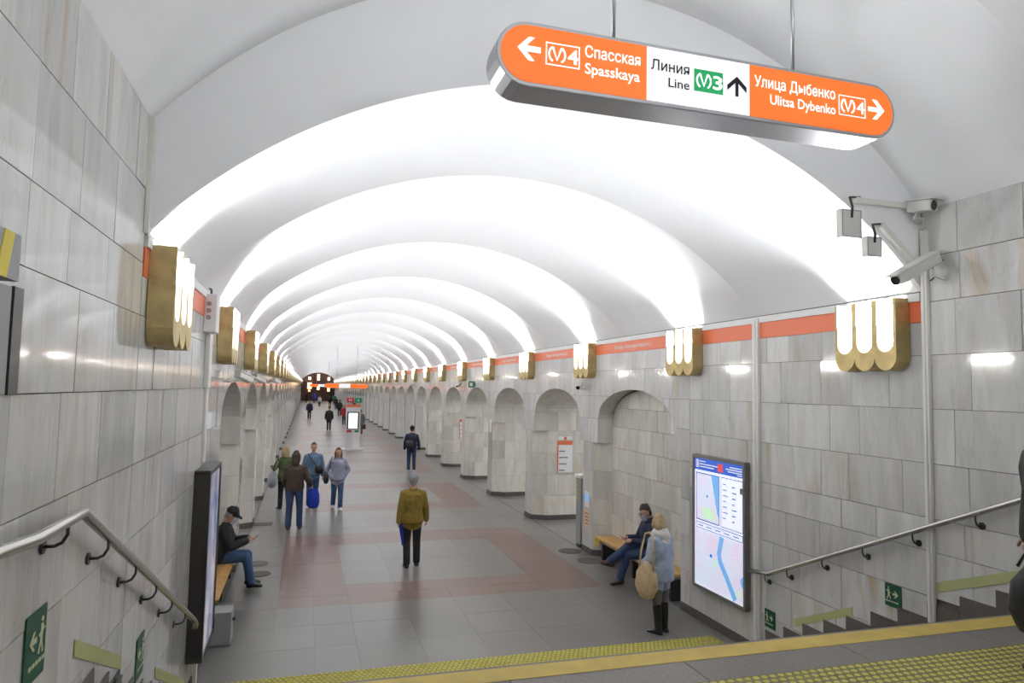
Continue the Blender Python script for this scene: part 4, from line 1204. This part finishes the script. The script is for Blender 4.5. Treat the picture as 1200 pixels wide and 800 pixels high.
def person(label, loc, rz, h=1.75, legs=None, arms=None, lean=0.0, headp=0.0, heady=0.0, top='black_cloth', bottom='jeans', shoes='leather_black',
           hair='hair_dark', long_hair=False, hat=None, cap_peak=False, mask=False, hood=None, coat=0.0, puff=1.0, boots=None, vox=0.016, seat=None, female=False,
           fingers=True, group=None, hood_up=False, sunglasses=False, pockets=False):
    s = h / 1.75
    root = thing('person', label, 'person', loc, rz, group or 'people in the hall')
    legs = legs or [((0, 0.25, -1), (0, -0.15, -1)), ((0, -0.2, -1), (0, -0.35, -1))]
    arms = arms or [((-0.15, -0.2, -1), (0.0, 0.15, -1)), ((0.15, 0.15, -1), (0.0, 0.35, -1))]
    TH_, SH_, UA, FA = 0.43 * s, 0.42 * s, 0.285 * s, 0.255 * s
    drops = [-(nrm(t) * TH_ + nrm(q) * SH_).z for t, q in legs]
    pz = (seat + 0.10) if seat is not None else max(drops) + 0.085 * s
    pel = V3((0, 0, pz))
    L = []
    for i, (t, q) in enumerate(legs):
        sx = -1 if i == 0 else 1
        hip = pel + V3((sx * 0.088 * s, 0, -0.02)); knee = hip + nrm(t) * TH_; ank = knee + nrm(q) * SH_
        tr = 0.097 * s
        up = 'boots' if boots else 'bottom'
        L.append(Loft('bottom', [hip, hip.lerp(knee, 0.5), knee], [tr * (1.05 if female else 1.0), tr * 0.86, 0.069 * s]))
        if boots:
            mid = knee.lerp(ank, 0.18)
            L.append(Loft('bottom', [knee, mid], [0.060 * s, 0.056 * s]))
            L.append(Loft('shoe%d' % i, [mid, knee.lerp(ank, 0.5), ank], [0.064 * s, 0.060 * s, 0.047 * s]))
        else:
            L.append(Loft('bottom', [knee, knee.lerp(ank, 0.4), ank + V3((0, 0, 0.02))], [0.069 * s, 0.066 * s, 0.062 * s]))
        fd = V3((sx * 0.12, 1, 0)); 
        sh = nrm(q)
        if seat is None or abs(sh.z) > 0.9:
            fdir = nrm((sx * 0.15, 1, -0.02 if (ank.z < 0.13 * s) else -0.45))
        else:
            fdir = nrm(V3((0, 0.75, 0.25)) + 0.0 * sh)
        heel = ank + V3((0, -0.035 * s, -0.045 * s)); toe = ank + fdir * 0.16 * s + V3((0, 0, -0.052 * s))
        L.append(Loft('shoe%d' % i, [heel, ank + fdir * 0.06 * s + V3((0, 0, -0.035 * s)), toe], [0.038 * s, 0.043 * s, 0.038 * s], [0.040 * s, 0.040 * s, 0.024 * s]))
    # torso
    ln = V3((0, math.sin(lean), math.cos(lean)))
    bk = V3((0, -math.cos(lean), math.sin(lean)))
    chest = pel + ln * 0.32 * s; neck = pel + ln * 0.52 * s
    wd = 0.92 if female else 1.0
    pf = puff
    bot = pel + V3((0, 0, 0.0)) + ln * (0.02 * s)
    L.append(Loft('bottom', [pel + V3((-0.05 * s, 0, 0)), pel + V3((0.05 * s, 0, 0))], [0.12 * s, 0.12 * s], [0.115 * s, 0.115 * s], ux=(0, 0, 1)))
    L.append(Loft('top', [bot, pel + ln * 0.14 * s, chest, pel + ln * 0.42 * s, pel + ln * 0.485 * s],
                  [0.165 * s * wd * pf + 0.01, 0.160 * s * wd * pf, 0.185 * s * wd * pf, 0.180 * s * wd * pf, 0.10 * s], [0.122 * s * pf, 0.118 * s * pf, 0.130 * s * pf, 0.110 * s * pf, 0.07 * s]))
    if coat:
        L.append(Loft('top', [pel + ln * 0.05 * s, pel + V3((0, 0, -coat * 0.5)), pel + V3((0, 0, -coat))], [0.175 * s * pf, 0.18 * s * pf, 0.185 * s * pf], [0.13 * s * pf, 0.135 * s * pf, 0.14 * s * pf], round_ends=False))
    hands = []
    for i, (t, q) in enumerate(arms):
        sx = -1 if i == 0 else 1
        shd = pel + ln * 0.445 * s + V3((sx * 0.175 * s * wd, 0, 0)); el = shd + nrm(t) * UA; wr = el + nrm(q) * FA
        L.append(Loft('top', [shd - V3((sx * 0.05 * s, 0, 0)), shd, shd.lerp(el, 0.5), el], [0.062 * s * pf, 0.064 * s * pf, 0.056 * s * pf, 0.050 * s * pf]))
        L.append(Loft('top', [el, el.lerp(wr, 0.5), wr], [0.050 * s * pf, 0.047 * s * pf, 0.040 * s * pf]))
        hd = nrm(q)
        L.append(Loft('top' if pockets else 'skin', [wr - hd * 0.02, wr + hd * 0.035 * s, wr + hd * 0.085 * s], [0.026 * s, 0.036 * s, 0.036 * s], [0.020 * s, 0.018 * s, 0.015 * s], ux=(0, 1, 0)))
        hands.append((wr + hd * 0.085 * s, hd, sx))
    # neck and head
    L.append(Loft('skin', [pel + ln * 0.47 * s, neck + ln * 0.08 * s], [0.056 * s, 0.052 * s]))
    hp = lean * 0.4 + headp
    up_ = V3((0, math.sin(hp), math.cos(hp))); fwd_ = V3((math.sin(heady) * 1.0, math.cos(hp) * math.cos(heady), -math.sin(hp)))
    side = fwd_.cross(up_).normalized(); fwd_ = up_.cross(side).normalized()
    hc = neck + ln * 0.05 * s + up_ * 0.115 * s + fwd_ * 0.018 * s
    H = lambda x, y, z: hc + side * x * s + fwd_ * y * s + up_ * z * s
    L.append(Loft('skin', [H(0, 0.035, -0.105), H(0, 0.022, -0.07), H(0, 0.006, -0.02), H(0, 0, 0.03), H(0, -0.006, 0.075)],
                  [0.036 * s, 0.056 * s, 0.071 * s, 0.076 * s, 0.062 * s], [0.034 * s, 0.066 * s, 0.088 * s, 0.094 * s, 0.078 * s], ux=side))
    L.append(Loft('skin', [H(0, 0.094, 0.012), H(0, 0.108, -0.028)], [0.009 * s, 0.015 * s]))
    for sx in (-1, 1):
        L.append(Loft('skin', [H(sx * 0.078, -0.01, 0.02), H(sx * 0.080, -0.006, -0.025)], [0.012 * s, 0.010 * s], [0.020 * s, 0.015 * s], ux=side))
    if not hood_up:
        L.append(Loft('hair', [H(0, -0.045, -0.035), H(0, -0.030, 0.03), H(0, -0.012, 0.085), H(0, 0.0, 0.105)],
                      [0.068 * s, 0.082 * s, 0.072 * s, 0.045 * s], [0.055 * s, 0.080 * s, 0.088 * s, 0.055 * s], ux=side))
    if long_hair:
        hl = 0.10 if long_hair == 'bob' else 0.15
        L.append(Loft('hair', [H(0, -0.05, 0.04), H(0, -0.075, -0.06), H(0, -0.075, -hl)], [0.085 * s, 0.095 * s, 0.085 * s], [0.055 * s, 0.045 * s, 0.032 * s], ux=side))
        for sx in (-1, 1):
            L.append(Loft('hair', [H(sx * 0.07, -0.01, 0.05), H(sx * 0.088, 0.0, -0.04), H(sx * 0.085, 0.01, -hl + 0.03)], [0.022 * s, 0.026 * s, 0.018 * s], [0.045 * s, 0.042 * s, 0.03 * s], ux=side))
    if hat:
        L.append(Loft('hat', [H(0, -0.012, 0.045), H(0, -0.012, 0.075), H(0, -0.012, 0.100)], [0.088 * s, 0.087 * s, 0.062 * s], [0.106 * s, 0.104 * s, 0.076 * s], ux=side, round_ends=False))
        L.append(Loft('hat', [H(0, -0.012, 0.085), H(0, -0.012, 0.122)], [0.078 * s, 0.040 * s], [0.094 * s, 0.050 * s], ux=side, round_ends=False))
        if cap_peak:
            L.append(Loft('hat', [H(0, 0.08, 0.045), H(0, 0.165, 0.030)], [0.075 * s, 0.055 * s], [0.010 * s, 0.008 * s], ux=side))
    if mask:
        L.append(Loft('mask', [H(0, 0.055, -0.025), H(0, 0.058, -0.085)], [0.062 * s, 0.045 * s], [0.060 * s, 0.045 * s], ux=side))
    if hood:
        hk = 1.6 if hood == 'white_cloth' else 1.0
        L.append(Loft('hood', [neck + ln * 0.01 + bk * 0.02 * s + V3((-0.08 * s, 0.03 * s, 0)), neck + bk * 0.075 * s - ln * 0.03 * s, neck + ln * 0.01 + bk * 0.02 * s + V3((0.08 * s, 0.03 * s, 0))], [0.045 * s * hk, 0.060 * s * hk, 0.045 * s * hk], [0.045 * s * hk, 0.085 * s * hk, 0.045 * s * hk], ux=(0, 1, 0)))
    if hood_up:
        L.append(Loft('top', [H(0, -0.05, -0.10), H(0, -0.030, -0.02), H(0, -0.022, 0.06), H(0, -0.015, 0.11)],
                      [0.085 * s, 0.096 * s, 0.092 * s, 0.055 * s], [0.085 * s, 0.092 * s, 0.098 * s, 0.06 * s], ux=side))
    mb = MB()
    for l in L: l.add(mb)
    me = bpy.data.meshes.new('tmp'); me.from_pydata(mb.v, [], mb.f)
    bm = bmesh.new(); bm.from_mesh(me); bmesh.ops.recalc_face_normals(bm, faces=bm.faces); bm.to_mesh(me); bm.free()
    o = bpy.data.objects.new('tmp', me); COL.objects.link(o)
    r_ = o.modifiers.new('r', 'REMESH'); r_.mode = 'VOXEL'; r_.voxel_size = vox; r_.adaptivity = 0
    sm = o.modifiers.new('s', 'SMOOTH'); sm.factor = 0.5; sm.iterations = 2
    dg = bpy.context.evaluated_depsgraph_get(); dg.update()
    bodym = bpy.data.meshes.new_from_object(o.evaluated_get(dg))
    bpy.data.objects.remove(o); bpy.data.meshes.remove(me)
    nv, nf = len(bodym.vertices), len(bodym.polygons)
    co = np.zeros(nv * 3); bodym.vertices.foreach_get('co', co); co = co.reshape(-1, 3)
    no_ = np.zeros(nv * 3); bodym.vertices.foreach_get('normal', no_); no_ = no_.reshape(-1, 3)
    faces = [tuple(p.vertices) for p in bodym.polygons]
    fc = np.array([co[list(f)].mean(0) for f in faces])
    vals = np.stack([l.value(fc) for l in L], 1)
    tags = [L[k].tag for k in vals.argmin(1)]
    # body: one surface, with fingers, eyes and mouth joined on
    ex = MB()
    if fingers and not pockets:
        for (hp_, hd, sx) in hands:
            fw_ = V3((0, 1, 0)); fw_ = (fw_ - fw_.dot(hd) * hd)
            fw_ = fw_.normalized() if fw_.length > 0.1 else V3((0, 0, 1))
            inn = hd.cross(fw_).normalized() * (1 if hd.cross(fw_).x * sx < 0 else -1)
            for q, ln_ in enumerate((0.066, 0.076, 0.070, 0.054)):
                b0 = hp_ + fw_ * (0.027 - 0.018 * q) * s - hd * 0.012
                ex.tube([b0, b0 + (hd * 0.85 + inn * 0.2) * ln_ * 0.5 * s, b0 + (hd * 0.75 + inn * 0.5) * ln_ * s], [0.0095 * s, 0.009 * s, 0.007 * s], 6)
            b0 = hp_ - hd * 0.055 * s + fw_ * 0.03 * s
            ex.tube([b0, b0 + (fw_ * 0.7 + hd * 0.6 + inn * 0.2) * 0.035 * s, b0 + (fw_ * 0.75 + hd * 1.2 + inn * 0.4) * 0.05 * s], [0.011 * s, 0.010 * s, 0.008 * s], 6)
    nskin = len(ex.f)
    for sx in (-1, 1):
        ex.tube([H(sx * 0.030 - 0.012, 0.087, 0.012), H(sx * 0.030, 0.094, 0.012), H(sx * 0.030 + 0.012, 0.087, 0.012)], [0.004 * s, 0.009 * s, 0.004 * s], 6)
    neye = len(ex.f)
    ex.tube([H(-0.024, 0.082, -0.062), H(0, 0.094, -0.062), H(0.024, 0.082, -0.062)], [0.003 * s, 0.007 * s, 0.003 * s], 6)
    full = bpy.data.meshes.new('body')
    full.from_pydata([tuple(v) for v in co] + ex.v, [], faces + [tuple(i + nv for i in f) for f in ex.f])
    for mm_ in ('skin', 'eye', 'lip'): full.materials.append(MATS[mm_])
    full.polygons.foreach_set('material_index', [0] * (nf + nskin) + [1] * (neye - nskin) + [2] * (len(ex.f) - neye))
    full.polygons.foreach_set('use_smooth', [True] * len(full.polygons))
    link('body', full, root)
    col_of = {'top': ('jacket', top), 'bottom': ('trousers', bottom), 'shoe0': ('boot' if boots else 'shoe', boots or shoes), 'shoe1': ('boot' if boots else 'shoe', boots or shoes), 'hair': ('hair', hair), 'hat': ('hat', hat), 'mask': ('face_mask', 'mask_cloth'), 'hood': ('hood', hood)}
    for tg, (nm, mt_) in col_of.items():
        idx = [i for i, t in enumerate(tags) if t == tg]
        if not idx or mt_ is None: continue
        used = sorted({v for i in idx for v in faces[i]}); mp_ = {v: k for k, v in enumerate(used)}
        off = {'top': 0.010, 'hood': 0.012, 'hat': 0.009, 'mask': 0.008}.get(tg, 0.006)
        m_ = bpy.data.meshes.new(nm)
        m_.from_pydata([tuple(co[v] + no_[v] * off) for v in used], [], [tuple(mp_[v] for v in faces[i]) for i in idx])
        m_.materials.append(MATS[mt_]); m_.polygons.foreach_set('use_smooth', [True] * len(m_.polygons))
        link(nm, m_, root)
    bpy.data.meshes.remove(bodym)
    if sunglasses:
        g = MB()
        for sx in (-1, 1):
            g.tube([H(sx * 0.032 - 0.022, 0.09, 0.014), H(sx * 0.032, 0.103, 0.012), H(sx * 0.032 + 0.022, 0.09, 0.014)], [0.010 * s, 0.017 * s, 0.010 * s], 8)
        g.tube([H(-0.078, 0.0, 0.02), H(-0.05, 0.085, 0.016), H(0.05, 0.085, 0.016), H(0.078, 0.0, 0.02)], 0.004 * s, 6)
        g.build('sunglasses', 'glass_black', root, True)
    return root, dict(pel=pel, hands=hands, chest=chest, neck=neck, s=s)
def at_world(root, p):
    c, s_ = math.cos(root.rotation_euler.z), math.sin(root.rotation_euler.z)
    return (root.location[0] + c * p[0] - s_ * p[1], root.location[1] + s_ * p[0] + c * p[1], root.location[2] + p[2])
def held(name, label, cat, root, p, group=None, rz=None):
    return thing(name, label, cat, at_world(root, p), root.rotation_euler.z if rz is None else rz, group)
def soft_bag(t, name, w, d, h, mat, taper=0.8, zoff=0.0):
    l = Loft('x', [(0, 0, zoff + 0.03), (0, 0, zoff + h * 0.3), (0, 0, zoff + h * 0.75), (0, 0, zoff + h)], [w * 0.42, w * 0.5, w * 0.46, w * 0.5 * taper], [d * 0.35, d * 0.5, d * 0.42, d * 0.15])
    m_ = MB(); l.add(m_, 18); return m_.build(name, mat, t, True)
AWAY, TOWARD = 0.0, PI
# 1 man in the mustard jacket
r1, j1 = person('man in a mustard jacket and grey cap walking away in the middle of the hall', (2.0, 13.0, 0), AWAY, 1.72,
                legs=[((-0.02, 0.06, -1), (0, -0.22, -1)), ((0.02, 0.10, -1), (0.02, 0.02, -1))],
                arms=[((-0.22, -0.12, -1), (-0.10, 0.05, -1)), ((0.28, 0.08, -1), (0.12, 0.28, -1))],
                top='mustard', bottom='black_cloth', shoes='leather_black', hair='hair_grey', hat='grey_cap', coat=0.10, puff=1.10, vox=0.014)
hp_, hd, _ = j1['hands'][0]
f1 = held('folder', 'blue folded bag in the hand of the man in mustard', 'bag', r1, (hp_.x + 0.03, hp_.y + 0.02, hp_.z - 0.36))
MB().prism([(-0.02, 0.40), (0.06, 0.42), (0.12, 0.02), (0.05, 0.0)], lambda u, v, d: (u, d, v), -0.02, 0.03).build('blue_sheet', 'blue_bag', f1, bevel=0.008)
# 2 woman in the lilac-grey puffer
r2, j2 = person('woman in a lilac-grey padded jacket and blue jeans walking towards the camera', (0.90, 19.3, 0), TOWARD + 0.05, 1.66,
                legs=[((0, 0.22, -1), (0, -0.02, -1)), ((0, -0.10, -1), (0, -0.45, -1))],
                arms=[((-0.55, -0.15, -1), (0.50, 0.42, -0.8)), ((0.55, -0.15, -1), (-0.50, 0.42, -0.8))],
                top='lilac', bottom='jeans', shoes='shoe_white', hair='hair_red', long_hair=True, puff=1.16, coat=0.08, vox=0.016, female=True, hood='lilac', pockets=True)
b2 = held('shoulder_bag', 'black shoulder bag on the woman in the lilac jacket', 'bag', r2, (0.30, -0.02, 0.72))
soft_bag(b2, 'bag_body', 0.16, 0.26, 0.28, 'leather_black')
MB().tube([(-0.02, 0.06, 0.26), (-0.10, 0.10, 0.55), (-0.14, 0.02, 0.70), (-0.10, -0.08, 0.55), (-0.02, -0.06, 0.26)], 0.011, 6).build('strap', 'leather_black', b2, True)
# 3 man in the denim jacket
r3, j3 = person('man in a blue denim jacket with a black crossbody bag walking towards the camera', (0.26, 19.85, 0), TOWARD, 1.76,
                legs=[((0, 0.02, -1), (0, -0.25, -1)), ((0, 0.20, -1), (0, 0.02, -1))],
                arms=[((-0.28, -0.1, -1), (-0.05, 0.2, -1)), ((0.30, -0.05, -1), (-0.1, 0.5, -1))],
                top='denim', bottom='jeans', shoes='shoe_white', hair='hair_brown', puff=1.08, coat=0.06, vox=0.016)
b3 = held('crossbody_bag', 'black crossbody bag on the man in denim', 'bag', r3, (-0.16, 0.17, 0.92))
soft_bag(b3, 'bag_body', 0.24, 0.10, 0.20, 'leather_black')
MB().tube([(0.05, 0.0, 0.18), (0.20, 0.02, 0.36), (0.30, -0.12, 0.54)], 0.014, 6).build('strap', 'leather_black', b3, True)
# 4 man in the brown hooded jacket
r4, j4 = person('person in a brown hooded jacket and jeans walking away on the left', (-0.17, 16.9, 0), AWAY - 0.08, 1.78,
                legs=[((-0.05, 0.02, -1), (-0.02, -0.12, -1)), ((0.06, 0.12, -1), (0.02, -0.02, -1))],
                arms=[((-0.25, 0.1, -1), (0.15, 0.7, -0.7)), ((0.38, -0.1, -1), (0.20, 0.75, -0.55))],
                top='brown_cloth', bottom='dark_jeans', shoes='leather_brown', hood_up=True, puff=1.14, vox=0.015)
hp_, hd, _ = j4['hands'][1]
b4 = held('carrier_bag', 'bright blue carrier bag held by the person in brown', 'bag', r4, (hp_.x + 0.05, hp_.y, hp_.z - 0.49))
soft_bag(b4, 'bag_body', 0.30, 0.16, 0.42, 'blue_bag', 0.7)
MB().tube([(-0.06, 0, 0.40), (0.0, 0, 0.53), (0.06, 0, 0.40)], 0.010, 6).build('handle', 'blue_bag', b4, True)
# 5 woman in green with a rucksack
r5, j5 = person('blonde person in a dark green jacket by the left piers', (-0.47, 19.6, 0), AWAY + 0.35, 1.68,
                legs=[((0, 0.1, -1), (0, 0.02, -1)), ((0, -0.08, -1), (0, -0.25, -1))],
                arms=[((-0.5, 0.1, -1), (0.2, 0.8, 0.1)), ((0.3, 0.1, -1), (0, 0.6, -0.6))],
                top='green_cloth', bottom='black_cloth', shoes='leather_black', hair='hair_blonde', long_hair=True, puff=1.10, coat=0.05, vox=0.018, female=True)
b5 = held('rucksack', 'pale grey bag hanging from the person in green', 'bag', r5, (-0.34, -0.02, 0.62))
soft_bag(b5, 'bag_body', 0.26, 0.20, 0.34, 'grey_cap')
MB().tube([(0.0, 0.05, 0.32), (0.14, 0.04, 0.66), (0.16, -0.02, 0.78), (0.02, -0.06, 0.33)], 0.010, 6).build('strap', 'grey_cap', b5, True)
# 6 man walking away on the right
r6, j6 = person('man in a navy jacket with a black bag walking away along the right piers', (4.10, 27.4, 0), AWAY - 0.1, 1.80,
                legs=[((-0.03, 0.08, -1), (0, -0.04, -1)), ((0.03, 0.06, -1), (0.02, -0.18, -1))],
                arms=[((-0.3, 0.1, -1), (-0.05, 0.3, -1)), ((0.32, 0.0, -1), (0.1, 0.2, -1))],
                top='navy', bottom='dark_jeans', shoes='shoe_white', hat='black_cloth', puff=1.12, vox=0.02)
b6 = held('crossbody_bag', 'black bag on the back of the man in navy', 'bag', r6, (-0.10, -0.20, 0.92))
soft_bag(b6, 'bag_body', 0.34, 0.12, 0.30, 'leather_black')
MB().tube([(0.1, 0.0, 0.28), (0.22, 0.03, 0.42), (0.28, 0.14, 0.55)], 0.014, 6).build('strap', 'leather_black', b6, True)
# far walkers
far = [('person in a long black coat coming down the middle of the hall', (1.68, 52.5, 0), TOWARD, 1.78, 'black_cloth', 'black_cloth', 0.22, 'hair_dark', 'black_cloth'),
       ('far person in a dark jacket with a pale pack near the left wall', (0.35, 69.5, 0), TOWARD, 1.85, 'navy', 'black_cloth', 0.06, 'hair_dark', None),
       ('far person in a white top in the distance', (2.0, 110.0, 0), TOWARD, 1.72, 'white_cloth', 'black_cloth', 0.05, 'hair_brown', None),
       ('far person in black beneath the distant orange sign', (3.5, 108.0, 0), AWAY, 1.80, 'black_cloth', 'black_cloth', 0.1, 'hair_dark', None),
       ('far person in a dark jacket and blue jeans beneath the distant sign', (3.95, 98.0, 0), AWAY, 1.78, 'charcoal', 'jeans', 0.05, 'hair_dark', None),
       ('far person in black left of the info column', (3.50, 76.5, 0), AWAY, 1.82, 'black_cloth', 'black_cloth', 0.1, 'hair_dark', None),
       ('person in a red top partly hidden behind the info column', (3.15, 60.0, 0), TOWARD, 1.72, 'red_cloth', 'charcoal', 0.05, 'hair_dark', None),
       ('person in a grey coat with a black bag right of the info column', (3.66, 48.5, 0), AWAY, 1.72, 'grey_cloth', 'brown_cloth', 0.28, 'hair_brown', None),
       ('person in black behind the top of the info column', (4.15, 62.0, 0), AWAY, 1.85, 'black_cloth', 'black_cloth', 0.2, 'hair_dark', None),
       ('far person in teal at the end of the hall', (4.55, 120.0, 0), AWAY, 1.85, 'teal_cloth', 'khaki', 0.3, 'hair_dark', None),
       ('far person in blue before the bronze end wall', (1.45, 135.0, 0), AWAY, 1.85, 'blue_bag', 'dark_jeans', 0.1, 'hair_dark', None),
       ('far person in black before the bronze end wall', (0.05, 132.0, 0), AWAY, 1.85, 'black_cloth', 'black_cloth', 0.2, 'hair_dark', None)]
for q, (lb, lc, rz, h, tp_, bt_, ct_, hr_, ht_) in enumerate(far):
    a_ = 0.22 if q % 2 else -0.12
    rf, jf = person(lb, lc, rz, h, legs=[((0, a_, -1), (0, a_ - 0.15, -1)), ((0, -a_, -1), (0, -a_ - 0.2, -1))],
                    arms=[((-0.28, -a_, -1), (-0.05, 0.25, -1)), ((0.28, a_, -1), (0.05, 0.25, -1))], top=tp_, bottom=bt_, hair=hr_, hat=ht_, coat=ct_, puff=1.12, vox=0.028 if lc[1] < 60 else 0.04, fingers=lc[1] < 60)
    if q == 7:
        hp_, hd, _ = jf['hands'][1]
        bf = held('handbag', 'black handbag held by the person in the grey coat', 'bag', rf, (hp_.x, hp_.y, hp_.z - 0.40))
        soft_bag(bf, 'bag_body', 0.26, 0.14, 0.30, 'leather_black')
        MB().tube([(-0.06, 0, 0.28), (0, 0, 0.42), (0.06, 0, 0.28)], 0.012, 6).build('handle', 'leather_black', bf, True)
# seated man on the left bench
r7, j7 = person('seated man in black jacket, cap and mask looking at a phone on the left bench', (XL - 0.16, 12.2, 0), -PI / 2, 1.74, seat=0.445,
                legs=[((-0.10, 1, 0.0), (0, 0.10, -1)), ((0.10, 1, 0.02), (0, 0.22, -1))],
                arms=[((-0.2, 0.45, -1), (0.45, 0.9, 0.25)), ((0.2, 0.45, -1), (-0.45, 0.9, 0.25))], lean=0.16, headp=0.50,
                top='black_cloth', bottom='jeans', shoes='leather_black', hair='hair_grey', hat='black_cloth', cap_peak=True, mask=True, puff=1.28, vox=0.014)
hp_ = (j7['hands'][0][0] + j7['hands'][1][0]) / 2
ph = held('phone', 'dark phone held by the seated man on the left', 'phone', r7, (hp_.x, hp_.y + 0.05, hp_.z + 0.0))
MB().prism(rect(-0.036, 0.036, -0.07, 0.07), lambda u, v, d: (u, v * 0.75 + d, v * 0.66), 0.0, 0.009).build('phone_body', 'glass_black', ph)
# seated man on the right bench with crossed legs
r8, j8 = person('seated man in navy hoodie and jeans with crossed legs on the right bench', (XR + 0.185, 10.97, 0), PI / 2 - 0.08, 1.80, seat=0.445,
                legs=[((0.05, 1, 0.0), (0, 0.30, -1)), ((-0.28, 1, 0.32), (-0.20, 0.90, -0.60))],
                arms=[((-0.2, 0.40, -1), (0.45, 0.95, 0.15)), ((0.2, 0.40, -1), (-0.40, 0.95, 0.15))], lean=0.02, headp=0.45,
                top='navy', bottom='dark_jeans', shoes='leather_brown', hair='hair_dark', mask=True, hood='navy', puff=1.06, vox=0.014, sunglasses=True)
hp_ = (j8['hands'][0][0] + j8['hands'][1][0]) / 2
ph = held('phone', 'dark phone held by the seated man on the right', 'phone', r8, (hp_.x, hp_.y + 0.06, hp_.z + 0.01))
MB().prism(rect(-0.036, 0.036, -0.07, 0.07), lambda u, v, d: (u, v * 0.75 + d, v * 0.66), 0.0, 0.009).build('phone_body', 'glass_black', ph)
# standing woman by the map
r9, j9 = person('blonde woman in a light denim jacket with white hood standing before the map', (4.86, 8.75, 0), 0.42, 1.62,
                legs=[((-0.01, 0.0, -1), (0.03, -0.04, -1)), ((0.0, 0.03, -1), (-0.02, -0.06, -1))],
                arms=[((-0.30, 0.05, -1), (0.35, 0.75, -0.45)), ((0.30, 0.05, -1), (-0.35, 0.75, -0.3))],
                top='light_denim', bottom='grey_cloth', boots='leather_black', hair='hair_blonde', long_hair='bob', hood='white_cloth', puff=1.22, coat=0.14, vox=0.013, female=True, lean=0.03, headp=0.15, heady=0.5)
b9 = held('tote_bag', 'beige cloth tote bag on the shoulder of the blonde woman', 'bag', r9, (-0.27, 0.04, 0.54))
soft_bag(b9, 'bag_body', 0.20, 0.38, 0.42, 'beige_bag', 0.75)
MB().tube([(0.0, 0.13, 0.34), (0.03, 0.12, 0.58), (0.07, 0.08, 0.82), (0.09, 0.02, 0.845), (0.05, -0.07, 0.80), (-0.01, -0.11, 0.58), (0.0, -0.12, 0.34)], 0.014, 8).build('strap', 'beige_bag', b9, True)
# person at the right edge on the landing
r10, j10 = person('person in a black padded jacket cut off by the right edge of the picture', (4.575, 3.20, LZ), AWAY + 0.25, 1.76,
                 legs=[((0, 0.02, -1), (0, -0.05, -1)), ((0, 0.05, -1), (0, -0.05, -1))],
                 arms=[((-0.42, -0.02, -1), (-0.05, 0.12, -1)), ((0.22, 0.0, -1), (0, 0.2, -1))],
                 top='charcoal', bottom='black_cloth', shoes='leather_black', hair='hair_dark', puff=1.32, coat=0.10, vox=0.014)
hp_, hd, _ = j10['hands'][0]
b10 = held('handbag', 'black bag at the right edge held by the person in the padded jacket', 'bag', r10, (hp_.x + 0.01, hp_.y, hp_.z - 0.50))
soft_bag(b10, 'bag_body', 0.13, 0.26, 0.38, 'leather_black', 0.6)
MB().tube([(0, -0.07, 0.38), (0, 0, 0.52), (0, 0.07, 0.38)], 0.010, 6).build('handle', 'leather_black', b10, True)
